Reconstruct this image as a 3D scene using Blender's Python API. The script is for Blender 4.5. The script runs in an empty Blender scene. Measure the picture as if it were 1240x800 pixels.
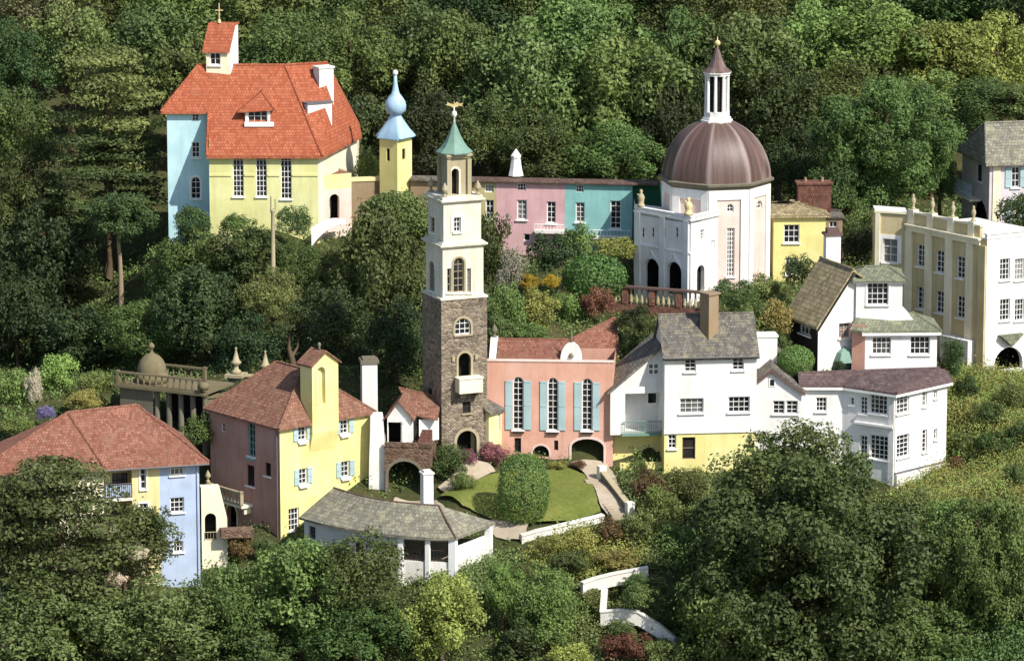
import bpy, bmesh, math, random
from mathutils import Vector, Matrix, noise

# ---------------------------------------------------------------- camera, sky, sun, exposure
S = bpy.context.scene
COL = S.collection
R = math.radians
F = 5440.0                      # focal length in pixels of the 1240 px wide photograph
PITCH = R(11.5)
CY = -314.0
CZ = -CY * math.tan(PITCH + math.atan(155 / F))
CAM = Vector((0, CY, CZ))
FWD = Vector((0, math.cos(PITCH), -math.sin(PITCH)))
UPV = Vector((0, math.sin(PITCH), math.cos(PITCH)))
cd = bpy.data.cameras.new('camera')
cd.sensor_width = 36
cd.lens = 36 * F / 1240
cd.clip_start = 1
cd.clip_end = 5000
cam = bpy.data.objects.new('camera', cd)
COL.objects.link(cam)
cam.location = CAM
cam.rotation_euler = (math.pi / 2 - PITCH, 0, 0)
S.camera = cam

SUN_AZ = R(45)                  # to the right of the direction towards the camera
SUN_EL = R(44)
W = bpy.data.worlds.new('World')
S.world = W
W.use_nodes = True
sky = W.node_tree.nodes.new('ShaderNodeTexSky')
sky.sky_type = 'NISHITA'
sky.sun_disc = False
sky.sun_elevation = SUN_EL
SD = Vector((math.sin(SUN_AZ) * math.cos(SUN_EL), -math.cos(SUN_AZ) * math.cos(SUN_EL), math.sin(SUN_EL)))
sky.sun_rotation = math.atan2(SD.x, SD.y)
bg = W.node_tree.nodes['Background']
bg.inputs['Strength'].default_value = 0.12
W.node_tree.links.new(sky.outputs[0], bg.inputs[0])
sl = bpy.data.lights.new('sun', 'SUN')
sl.energy = 4.6
sl.angle = R(0.5)
sl.color = (1.0, 0.955, 0.88)
so = bpy.data.objects.new('sun', sl)
COL.objects.link(so)
so.rotation_euler = SD.to_track_quat('Z', 'Y').to_euler()
so.location = (60, -80, 120)
S.view_settings.view_transform = 'Standard'
S.view_settings.look = 'None'
S.view_settings.gamma = 1
S.view_settings.exposure = 0.6
S.view_settings.use_curve_mapping = False
S.render.engine = 'CYCLES'
S.cycles.max_bounces = 6
S.cycles.diffuse_bounces = 3
S.cycles.glossy_bounces = 2
S.cycles.transmission_bounces = 3
S.cycles.transparent_max_bounces = 4
S.cycles.use_denoising = True
S.cycles.sample_clamp_indirect = 4

# ---------------------------------------------------------------- pixel <-> world
def ray(px, py):
    return (FWD + Vector((1, 0, 0)) * ((px - 620) / F) + UPV * ((400 - py) / F))
def at(px, py, Y):
    d = ray(px, py)
    return CAM + d * ((Y - CY) / d.y)
def onz(px, py, z):
    d = ray(px, py)
    return CAM + d * ((z - CZ) / d.z)
def proj(p):
    r = p - CAM
    k = r.dot(FWD)
    return 620 + F * r.x / k, 400 - F * r.dot(UPV) / k
def span(P, d, px):
    r = P - CAM
    a = (px - 620) / F
    return (a * r.dot(FWD) - r.x) / (d.x - a * d.dot(FWD))
def ppm(Y):
    return F / ((Y - CY) / math.cos(PITCH))
def V(*a):
    return Vector(a)
def dirv(deg):
    a = R(deg)
    return Vector((math.cos(a), math.sin(a), 0))

# ---------------------------------------------------------------- materials
def lin(c):
    return tuple((v / 255 / 12.92 if v / 255 <= .04045 else ((v / 255 + .055) / 1.055) ** 2.4) for v in c)
MAT = {}
def nt(name, rough=.85, spec=.25):
    m = bpy.data.materials.new(name)
    m.use_nodes = True
    t = m.node_tree
    b = t.nodes['Principled BSDF']
    b.inputs['Roughness'].default_value = rough
    b.inputs['Specular IOR Level'].default_value = spec
    MAT[name] = m
    return m, t, b
def N(t, typ, **kw):
    n = t.nodes.new(typ)
    for k, v in kw.items():
        if k in n.inputs:
            n.inputs[k].default_value = v
        else:
            setattr(n, k, v)
    return n
def noise_n(t, vec, scale, detail=4, rough=.6):
    n = N(t, 'ShaderNodeTexNoise')
    n.inputs['Scale'].default_value = scale
    n.inputs['Detail'].default_value = detail
    n.inputs['Roughness'].default_value = rough
    t.links.new(vec, n.inputs['Vector'])
    return n.outputs['Fac']
def ramp(t, fac, stops):
    r = N(t, 'ShaderNodeValToRGB')
    e = r.color_ramp.elements
    while len(e) < len(stops):
        e.new(.5)
    for i, (p, c) in enumerate(stops):
        e[i].position = p
        e[i].color = (*c, 1) if len(c) == 3 else c
    t.links.new(fac, r.inputs[0])
    return r.outputs[0]
def mix(t, fac, a, b, mode='MIX'):
    m = N(t, 'ShaderNodeMix', data_type='RGBA', blend_type=mode)
    for sock, v in ((m.inputs[0], fac), (m.inputs[6], a), (m.inputs[7], b)):
        if isinstance(v, (int, float)):
            sock.default_value = v
        elif isinstance(v, tuple):
            sock.default_value = (*v, 1) if len(v) == 3 else v
        else:
            t.links.new(v, sock)
    return m.outputs[2]
def mapping(t, vec, sc):
    m = N(t, 'ShaderNodeMapping')
    m.inputs['Scale'].default_value = sc
    t.links.new(vec, m.inputs[0])
    return m.outputs[0]
def coord(t, which='Object'):
    return N(t, 'ShaderNodeTexCoord').outputs[which]
def bump(t, b, h, strength=.3, dist=.05):
    n = N(t, 'ShaderNodeBump')
    n.inputs['Strength'].default_value = strength
    n.inputs['Distance'].default_value = dist
    t.links.new(h, n.inputs['Height'])
    t.links.new(n.outputs[0], b.inputs['Normal'])
def mul(c, k):
    return tuple(v * k for v in c)

def stucco(name, rgb, k=.86, dirt=.5, rough=.88):
    m, t, b = nt(name, rough)
    c = mul(lin(rgb), k)
    o = coord(t)
    pat = noise_n(t, o, .55, 5)
    col = mix(t, ramp(t, pat, [(.35, (0, 0, 0)), (.65, (1, 1, 1))]), (c[0] * .84, c[1] * .83, c[2] * .8), c)
    pal = noise_n(t, o, .28, 3)
    gr = (c[0] + c[1] + c[2]) / 3
    col = mix(t, ramp(t, pal, [(.45, (0, 0, 0)), (.7, (.3, .3, .3))]), col, tuple(.5 * x + .55 * gr for x in c))
    st = noise_n(t, mapping(t, o, (2.6, 2.6, .22)), 1.0, 5, .65)    # rain streaks
    sf = ramp(t, st, [(.5, (0, 0, 0)), (.78, (dirt, dirt, dirt))])
    col = mix(t, sf, col, mul((c[0] * .62, c[1] * .6, c[2] * .55), 1))
    bl = noise_n(t, o, 1.5, 6, .75)
    col = mix(t, ramp(t, bl, [(.52, (0, 0, 0)), (.72, (dirt * .6, dirt * .6, dirt * .6))]), col, (c[0] * .7, c[1] * .69, c[2] * .64))
    fine = noise_n(t, o, 5, 4)
    col = mix(t, ramp(t, fine, [(.62, (0, 0, 0)), (.8, (.22, .22, .22))]), col, mul(c, .7))
    t.links.new(col, b.inputs['Base Color'])
    bump(t, b, noise_n(t, o, 9, 3), .25, .04)
    return m

def tile(name, rgb, rgb2, course=.3, k=.85, moss=.3, mosscol=(95, 90, 70)):
    m, t, b = nt(name, .8, .2)
    uv = coord(t, 'UV')
    br = N(t, 'ShaderNodeTexBrick', offset=.5)
    br.inputs['Scale'].default_value = 1
    br.inputs['Brick Width'].default_value = course * .8
    br.inputs['Row Height'].default_value = course
    br.inputs['Mortar Size'].default_value = course * .07
    br.inputs['Mortar Smooth'].default_value = .4
    c, c2 = mul(lin(rgb), k * 1.08), mul(lin(rgb2), k * .86)
    br.inputs['Color1'].default_value = (*c, 1)
    br.inputs['Color2'].default_value = (*c2, 1)
    br.inputs['Mortar'].default_value = (*mul(c2, .5), 1)
    t.links.new(uv, br.inputs['Vector'])
    o = coord(t)
    pat = noise_n(t, o, .7, 5)
    col = mix(t, ramp(t, pat, [(.4, (0, 0, 0)), (.66, (.6, .6, .6))]), br.outputs['Color'], c2)
    ms = noise_n(t, o, 1.6, 6, .7)
    col = mix(t, ramp(t, ms, [(.5, (0, 0, 0)), (.68, (moss, moss, moss))]), col, lin(mosscol))
    fl = noise_n(t, o, 6, 4, .7)
    col = mix(t, ramp(t, fl, [(.55, (0, 0, 0)), (.75, (.35, .35, .35))]), col, mul(c2, .55))
    t.links.new(col, b.inputs['Base Color'])
    sep = N(t, 'ShaderNodeSeparateXYZ')
    t.links.new(uv, sep.inputs[0])
    fr = N(t, 'ShaderNodeMath', operation='FRACT')
    dv = N(t, 'ShaderNodeMath', operation='DIVIDE')
    dv.inputs[1].default_value = course
    t.links.new(sep.outputs[1], dv.inputs[0])
    t.links.new(dv.outputs[0], fr.inputs[0])
    inv = N(t, 'ShaderNodeMath', operation='SUBTRACT')
    inv.inputs[0].default_value = 1
    t.links.new(fr.outputs[0], inv.inputs[1])
    ad = N(t, 'ShaderNodeMath', operation='ADD')
    t.links.new(inv.outputs[0], ad.inputs[0])
    t.links.new(pat, ad.inputs[1])
    bump(t, b, ad.outputs[0], .5, .08)
    return m

def rubble(name, rgb, rgb2, scale=2.2, k=.8):
    m, t, b = nt(name, .92, .2)
    o = coord(t)
    wob = N(t, 'ShaderNodeVectorMath', operation='ADD')
    nz = N(t, 'ShaderNodeTexNoise')
    nz.inputs['Scale'].default_value = 2.5
    sc = N(t, 'ShaderNodeVectorMath', operation='SCALE')
    sc.inputs['Scale'].default_value = .18
    t.links.new(o, nz.inputs['Vector'])
    t.links.new(nz.outputs['Color'], sc.inputs[0])
    t.links.new(o, wob.inputs[0])
    t.links.new(sc.outputs[0], wob.inputs[1])
    vec = mapping(t, wob.outputs[0], (1, 1, 1.7))
    v = N(t, 'ShaderNodeTexVoronoi')
    v.inputs['Scale'].default_value = scale
    t.links.new(vec, v.inputs['Vector'])
    e = N(t, 'ShaderNodeTexVoronoi', feature='DISTANCE_TO_EDGE')
    e.inputs['Scale'].default_value = scale
    t.links.new(vec, e.inputs['Vector'])
    sp = N(t, 'ShaderNodeSeparateColor')
    t.links.new(v.outputs['Color'], sp.inputs[0])
    c, c2 = mul(lin(rgb), k), mul(lin(rgb2), k)
    col = mix(t, sp.outputs[0], c, c2)
    col = mix(t, ramp(t, noise_n(t, o, .5, 5), [(.4, (0, 0, 0)), (.7, (.5, .5, .5))]), col, mul(c2, .6))
    col = mix(t, ramp(t, e.outputs['Distance'], [(.0, (.6, .6, .6)), (.08, (0, 0, 0))]), col, mul(c, 1.15))
    t.links.new(col, b.inputs['Base Color'])
    bump(t, b, ramp(t, e.outputs['Distance'], [(0, (0, 0, 0)), (.2, (1, 1, 1))]), .7, .08)
    return m

stucco('white_render', (250, 248, 244), .76, .45)
stucco('white_weathered', (240, 236, 226), .8, .55)
stucco('sky_blue_render', (190, 228, 238), .86, .5)
stucco('light_blue_render', (192, 210, 238), 0.72, 0.4)
stucco('lime_yellow_render', (226, 224, 156), 0.84, 0.55)
stucco('lemon_render', (250, 238, 158), 0.74, 0.4)
stucco('pale_yellow_render', (246, 230, 170), 0.74, 0.5)
stucco('cream_render', (250, 240, 208), 0.8, 0.55)
stucco('belfry_cream', (242, 235, 214), .74, .95)
stucco('mauve_render', (204, 158, 142), 0.74, 0.75)
stucco('coral_render', (228, 174, 152), 0.8, 0.6)
stucco('rose_render', (220, 176, 178), 0.8, 0.6)
stucco('teal_render', (148, 202, 198), 0.78, 0.6)
stucco('bottle_green_render', (38, 96, 70), .8, .5)
stucco('olive_render', (200, 188, 136), 0.75, 0.6)
stucco('blush_render', (244, 216, 204), .76, .45)
stucco('ochre_render', (210, 194, 148), .82, .8)
stucco('lilac_render', (222, 212, 216), .76, .5)
stucco('buff_stone', (204, 190, 154), 0.6, 0.8)
stucco('grey_stone', (150, 142, 122), 0.55, 0.8)
stucco('path_gravel', (206, 190, 165), .62, .6)
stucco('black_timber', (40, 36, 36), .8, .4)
stucco('tan_render', (176, 152, 120), 0.62, 0.75)
stucco('copper_green', (134, 170, 154), 0.66, 0.8, .65)
stucco('onion_blue', (174, 210, 236), .78, .7, .55)
stucco('gold_leaf', (226, 204, 146), 0.75, 0.3, .4)
stucco('shutter_blue', (182, 208, 212), 0.74, 0.4, .6)
stucco('shutter_teal', (128, 190, 180), .76, .4, .6)
stucco('white_paint', (252, 250, 246), .82, .15, .55)
stucco('dark_wood', (70, 52, 44), .7, .4)
stucco('brown_fascia', (122, 98, 92), 0.62, 0.5)
stucco('grey_lead', (126, 122, 126), .6, .6, .6)
stucco('bark', (120, 100, 78), .5, .8)
stucco('pale_bark', (196, 172, 140), .5, .8)
tile('red_tile', (212, 128, 92), (190, 100, 68), .26, .58, .4, (140, 96, 70))
tile('weathered_tile', (188, 136, 112), (146, 102, 84), .26, .56, .7, (118, 98, 76))
tile('brown_tile', (140, 112, 100), (112, 88, 80), .32, .6, .5, (120, 104, 84))
tile('orange_tile', (190, 134, 112), (156, 100, 80), .25, .56, .6, (118, 96, 78))
tile('slate', (150, 144, 134), (116, 110, 104), .26, .54, .7, (140, 132, 104))
tile('stone_slate', (170, 164, 146), (138, 134, 118), .32, .62, .6, (160, 156, 124))
tile('mossy_shingle', (192, 174, 138), (146, 130, 100), .34, .74, .6, (150, 146, 96))
tile('plum_slate', (136, 112, 110), (104, 86, 86), .26, .58, .4, (120, 110, 100))
tile('green_slate', (160, 160, 138), (130, 134, 110), .34, .62, .6, (140, 146, 104))
tile('red_brick', (166, 116, 98), (128, 86, 74), .2, .56, .5, (110, 92, 78))
stucco('mossy_stone', (150, 138, 106), .55, .9)
rubble('tower_stone', (180, 164, 142), (110, 98, 86), 3.4, .7)
rubble('bridge_stone', (160, 130, 108), (104, 84, 72), 3.2, .62)

def glass():
    m, t, b = nt('window_glass', .12, .5)
    o = coord(t)
    f = noise_n(t, o, .9, 2)
    dk = ramp(t, f, [(.35, (.008, .009, .011)), (.7, (.035, .038, .042))])
    oi = N(t, 'ShaderNodeObjectInfo')
    cur = ramp(t, oi.outputs['Random'], [(.0, (0, 0, 0)), (.72, (0, 0, 0)), (.76, (.4, .4, .4)), (1, (.9, .9, .9))])
    fold = noise_n(t, mapping(t, o, (7, 7, .4)), 1, 3)
    t.links.new(mix(t, cur, dk, ramp(t, fold, [(.3, (.12, .115, .105)), (.7, (.3, .29, .27))])), b.inputs['Base Color'])
    bump(t, b, noise_n(t, o, 2.2, 1), .12, .02)
glass()
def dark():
    m, t, b = nt('dark_interior', .95, .1)  # near-black colour paints in the shade of archways and gaps between columns
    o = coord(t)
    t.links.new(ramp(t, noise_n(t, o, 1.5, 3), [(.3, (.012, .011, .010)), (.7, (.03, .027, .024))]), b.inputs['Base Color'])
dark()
def dome_mat():
    m, t, b = nt('dome_lead', .5, .4)
    uv = coord(t, 'UV')
    o = coord(t)
    c = lin((108, 84, 76))
    st = noise_n(t, mapping(t, uv, (44, .5, 1)), 1.0, 5, .6)
    big = noise_n(t, mapping(t, uv, (7, .5, 1)), 1.0, 3, .6)
    col = mix(t, ramp(t, st, [(.35, (0, 0, 0)), (.7, (1, 1, 1))]), mul(c, .38), mul(c, .95))
    col = mix(t, ramp(t, big, [(.55, (0, 0, 0)), (.72, (.75, .75, .75))]), col, lin((150, 132, 126)))
    sp = N(t, 'ShaderNodeSeparateXYZ')
    t.links.new(uv, sp.inputs[0])
    m8 = N(t, 'ShaderNodeMath', operation='MULTIPLY'); m8.inputs[1].default_value = 8
    t.links.new(sp.outputs[0], m8.inputs[0])
    fr = N(t, 'ShaderNodeMath', operation='PINGPONG'); fr.inputs[1].default_value = .5
    t.links.new(m8.outputs[0], fr.inputs[0])
    rb = ramp(t, fr.outputs[0], [(0, (.55, .55, .55)), (.1, (0, 0, 0))])
    col = mix(t, rb, col, lin((160, 144, 138)))
    t.links.new(col, b.inputs['Base Color'])
    bump(t, b, noise_n(t, o, 4, 4), .2, .04)
dome_mat()

def leaf(name, rgb, rgb2, sat=1.0, trans=.3):
    """leaf colour: two tones mixed leaf by leaf and clump by clump, as real leaves differ"""
    m, t, b = nt(name, .55, .3)
    a = N(t, 'ShaderNodeAttribute', attribute_name='tone')
    oi = N(t, 'ShaderNodeObjectInfo')
    c, c2 = rgb, rgb2
    col = mix(t, a.outputs['Fac'], c, c2)
    hs = N(t, 'ShaderNodeHueSaturation')
    mr = N(t, 'ShaderNodeMapRange')
    mr.inputs[3].default_value = .455; mr.inputs[4].default_value = .52
    t.links.new(oi.outputs['Random'], mr.inputs[0])
    t.links.new(mr.outputs[0], hs.inputs['Hue'])
    hs.inputs['Saturation'].default_value = sat
    mv = N(t, 'ShaderNodeMapRange')
    mv.inputs[3].default_value = .72; mv.inputs[4].default_value = 1.38
    ml = N(t, 'ShaderNodeMath', operation='MULTIPLY'); ml.inputs[1].default_value = 7.31
    fr = N(t, 'ShaderNodeMath', operation='FRACT')
    t.links.new(oi.outputs['Random'], ml.inputs[0]); t.links.new(ml.outputs[0], fr.inputs[0]); t.links.new(fr.outputs[0], mv.inputs[0])
    t.links.new(mv.outputs[0], hs.inputs['Value'])
    t.links.new(col, hs.inputs['Color'])
    t.links.new(hs.outputs[0], b.inputs['Base Color'])
    tr = N(t, 'ShaderNodeBsdfTranslucent')
    t.links.new(hs.outputs[0], tr.inputs[0])
    ms = N(t, 'ShaderNodeMixShader'); ms.inputs[0].default_value = trans
    t.links.new(b.outputs[0], ms.inputs[1]); t.links.new(tr.outputs[0], ms.inputs[2])
    t.links.new(ms.outputs[0], t.nodes['Material Output'].inputs[0])
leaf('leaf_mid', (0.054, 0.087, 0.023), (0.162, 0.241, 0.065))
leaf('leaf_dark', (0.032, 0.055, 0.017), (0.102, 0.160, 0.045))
leaf('leaf_deep', (0.019, 0.033, 0.012), (0.062, 0.098, 0.032))  # deep green, with the shade of the dense wood put into the colour
leaf('leaf_olive', (0.063, 0.087, 0.025), (0.178, 0.235, 0.073))
leaf('leaf_brown', (0.085, 0.081, 0.036), (0.214, 0.199, 0.092))
leaf('leaf_lime', (0.112, 0.167, 0.040), (0.296, 0.411, 0.098))
leaf('leaf_green', (0.068, 0.117, 0.031), (0.193, 0.302, 0.081))
leaf('leaf_pine', (0.043, 0.067, 0.021), (0.132, 0.187, 0.059))
leaf('leaf_gold', (0.196, 0.203, 0.054), (0.419, 0.419, 0.108))
leaf('scrub_gold', (.235, .23, .06), (.42, .39, .11))
leaf('leaf_yellow', (.36, .27, .02), (.5, .38, .04))
leaf('leaf_russet', (.12, .07, .035), (.19, .12, .05))
leaf('leaf_pink', (.26, .10, .10), (.36, .16, .15))
leaf('leaf_grey', (.16, .16, .11), (.25, .24, .17))
leaf('leaf_topiary', (0.052, 0.098, 0.026), (0.139, 0.249, 0.063))
leaf('petal_cream', (.5, .44, .3), (.62, .56, .42))
leaf('petal_violet', (.2, .17, .34), (.3, .26, .46))

def ground_mat(name, stops, sc=.35):
    m, t, b = nt(name, .95, .1)
    o = coord(t)
    f = noise_n(t, o, sc, 8, .7)
    f2 = noise_n(t, o, 3.5, 5, .7)
    col = ramp(t, f, stops)
    col = mix(t, ramp(t, f2, [(.4, (0, 0, 0)), (.7, (.5, .5, .5))]), col, mul(stops[0][1], .7))
    t.links.new(col, b.inputs['Base Color'])
    bump(t, b, f2, .6, .15)
ground_mat('hillside_soil', [(.3, (.03, .038, .014)), (.5, (.055, .06, .022)), (.7, (.09, .075, .035))])
ground_mat('lawn_grass', [(.3, (.1, .12, .027)), (.5, (.14, .162, .036)), (.7, (.19, .19, .055))], .5)

# ---------------------------------------------------------------- mesh builder
class MB:
    def __init__(s):
        s.v = []; s.f = []; s.smooth = False; s.uvs = None
    def poly(s, pts):
        i = len(s.v)
        s.v += [Vector(p) for p in pts]
        s.f.append(tuple(range(i, i + len(pts))))
    def prism(s, pts, off):
        n = len(pts); i = len(s.v); off = Vector(off)
        s.v += [Vector(p) for p in pts] + [Vector(p) + off for p in pts]
        s.f.append(tuple(range(i, i + n)))
        s.f.append(tuple(range(i + 2 * n - 1, i + n - 1, -1)))
        for k in range(n):
            l = (k + 1) % n
            s.f.append((i + k, i + n + k, i + n + l, i + l))
    def box(s, o, a, b, c):
        """parallelepiped from corner o with edge vectors a, b, c"""
        o, a, b, c = map(Vector, (o, a, b, c))
        s.prism([o, o + a, o + a + b, o + b], c)
    def cbox(s, c, u, lu, lv, z0, z1):
        """upright box centred at c (xy), axis u, sizes lu x lv"""
        v = Vector((-u.y, u.x, 0))
        o = Vector((c[0], c[1], z0)) - u * lu / 2 - v * lv / 2
        s.box(o, u * lu, v * lv, (0, 0, z1 - z0))
    def lathe(s, c, prof, seg=16, rot=0, sq=None):
        c = Vector(c); i = len(s.v); n = len(prof)
        for k in range(seg):
            a = rot + 2 * math.pi * k / seg
            for r, z in prof:
                q = 1.0 if sq is None else sq(a - rot)
                s.v.append(c + Vector((math.cos(a) * r * q, math.sin(a) * r * q, z)))
        for k in range(seg):
            l = (k + 1) % seg
            for j in range(n - 1):
                s.f.append((i + k * n + j, i + l * n + j, i + l * n + j + 1, i + k * n + j + 1))
    def tube(s, pts, rad, seg=7):
        i = len(s.v); n = len(pts)
        if not isinstance(rad, (list, tuple)):
            rad = [rad] * n
        for k, p in enumerate(pts):
            p = Vector(p)
            d = (Vector(pts[min(k + 1, n - 1)]) - Vector(pts[max(k - 1, 0)])).normalized()
            a = d.cross(Vector((.31, .17, .93))).normalized()
            b = d.cross(a)
            for j in range(seg):
                w = 2 * math.pi * j / seg
                s.v.append(p + (a * math.cos(w) + b * math.sin(w)) * rad[k])
        for k in range(n - 1):
            for j in range(seg):
                l = (j + 1) % seg
                s.f.append((i + k * seg + j, i + k * seg + l, i + (k + 1) * seg + l, i + (k + 1) * seg + j))
        s.f.append(tuple(i + j for j in range(seg)))
        s.f.append(tuple(i + (n - 1) * seg + j for j in reversed(range(seg))))
    def pieces(s):
        key = {}; par = list(range(len(s.f)))
        def fd(a):
            while par[a] != a:
                par[a] = par[par[a]]; a = par[a]
            return a
        for i, f in enumerate(s.f):
            for vi in f:
                v = s.v[vi]
                k = (round(v.x, 2), round(v.y, 2), round(v.z, 2))
                if k in key:
                    par[fd(i)] = fd(key[k])
                else:
                    key[k] = i
        out = {}
        for i, f in enumerate(s.f):
            m = out.setdefault(fd(i), MB())
            m.smooth = s.smooth
            m.poly([s.v[vi] for vi in f])
        return list(out.values())
    def build(s, name, mat, root, parent=None, base=None):
        base = Vector(base) if base is not None else (root.location.copy() if root else Vector((0, 0, 0)))
        me = bpy.data.meshes.new(name)
        me.from_pydata([v - base for v in s.v], [], s.f)
        uvl = me.uv_layers.new(name='UVMap')
        for pi, p in enumerate(me.polygons):
            n = p.normal
            if abs(n.z) > .995:
                ux, vy = Vector((1, 0, 0)), Vector((0, 1, 0))
            else:
                ux = Vector((-n.y, n.x, 0)).normalized()
                vy = n.cross(ux)
                if vy.z < 0:
                    vy = -vy
            for li, vi in zip(p.loop_indices, p.vertices):
                if s.uvs is not None:
                    uvl.data[li].uv = s.uvs[pi][li - p.loop_start]
                else:
                    q = s.v[vi]
                    uvl.data[li].uv = (q.dot(ux), q.dot(vy))
            p.use_smooth = s.smooth
        me.materials.append(MAT[mat])
        o = bpy.data.objects.new(name, me)
        COL.objects.link(o)
        par = parent or root
        if par:
            o.parent = par
        if root is None:
            o.location = base
        return o

def tag(o, label=None, cat=None, group=None, kind=None):
    for k, v in (('label', label), ('category', cat), ('group', group), ('kind', kind)):
        if v:
            o[k] = v
    return o

class Face:
    """upright plane: P = left end seen from outside, d = direction to the right, n = outward"""
    def __init__(s, P, d, W):
        s.P = Vector((P[0], P[1], 0)); s.d = d; s.W = W; s.n = Vector((d.y, -d.x, 0))
    def st(s, px, py):
        r = ray(px, py)
        t = (s.P - CAM).dot(s.n) / r.dot(s.n)
        p = CAM + r * t
        return (p - s.P).dot(s.d), p.z
    def pt(s, a, z, out=0):
        q = s.P + s.d * a + s.n * out
        return Vector((q.x, q.y, z))
    def rect(s, r):
        x0, y0, x1, y1 = r
        xm, ym = (x0 + x1) / 2, (y0 + y1) / 2
        return s.st(x0, ym)[0], s.st(xm, y1)[1], s.st(x1, ym)[0], s.st(xm, y0)[1]
    def box(s, mb, s0, s1, z0, z1, o0, o1):
        mb.box(s.pt(s0, z0, o0), s.d * (s1 - s0), s.n * (o1 - o0), (0, 0, z1 - z0))

def Wn(x0, y0, x1, y1, c=2, r=3, **kw):
    return dict(k='win', px=(x0, y0, x1, y1), c=c, r=r, **kw)
def Ar(x0, y0, x1, y1, **kw):
    return dict(k='arch', px=(x0, y0, x1, y1), **{**dict(depth=1.6, arch=True), **kw})

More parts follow.
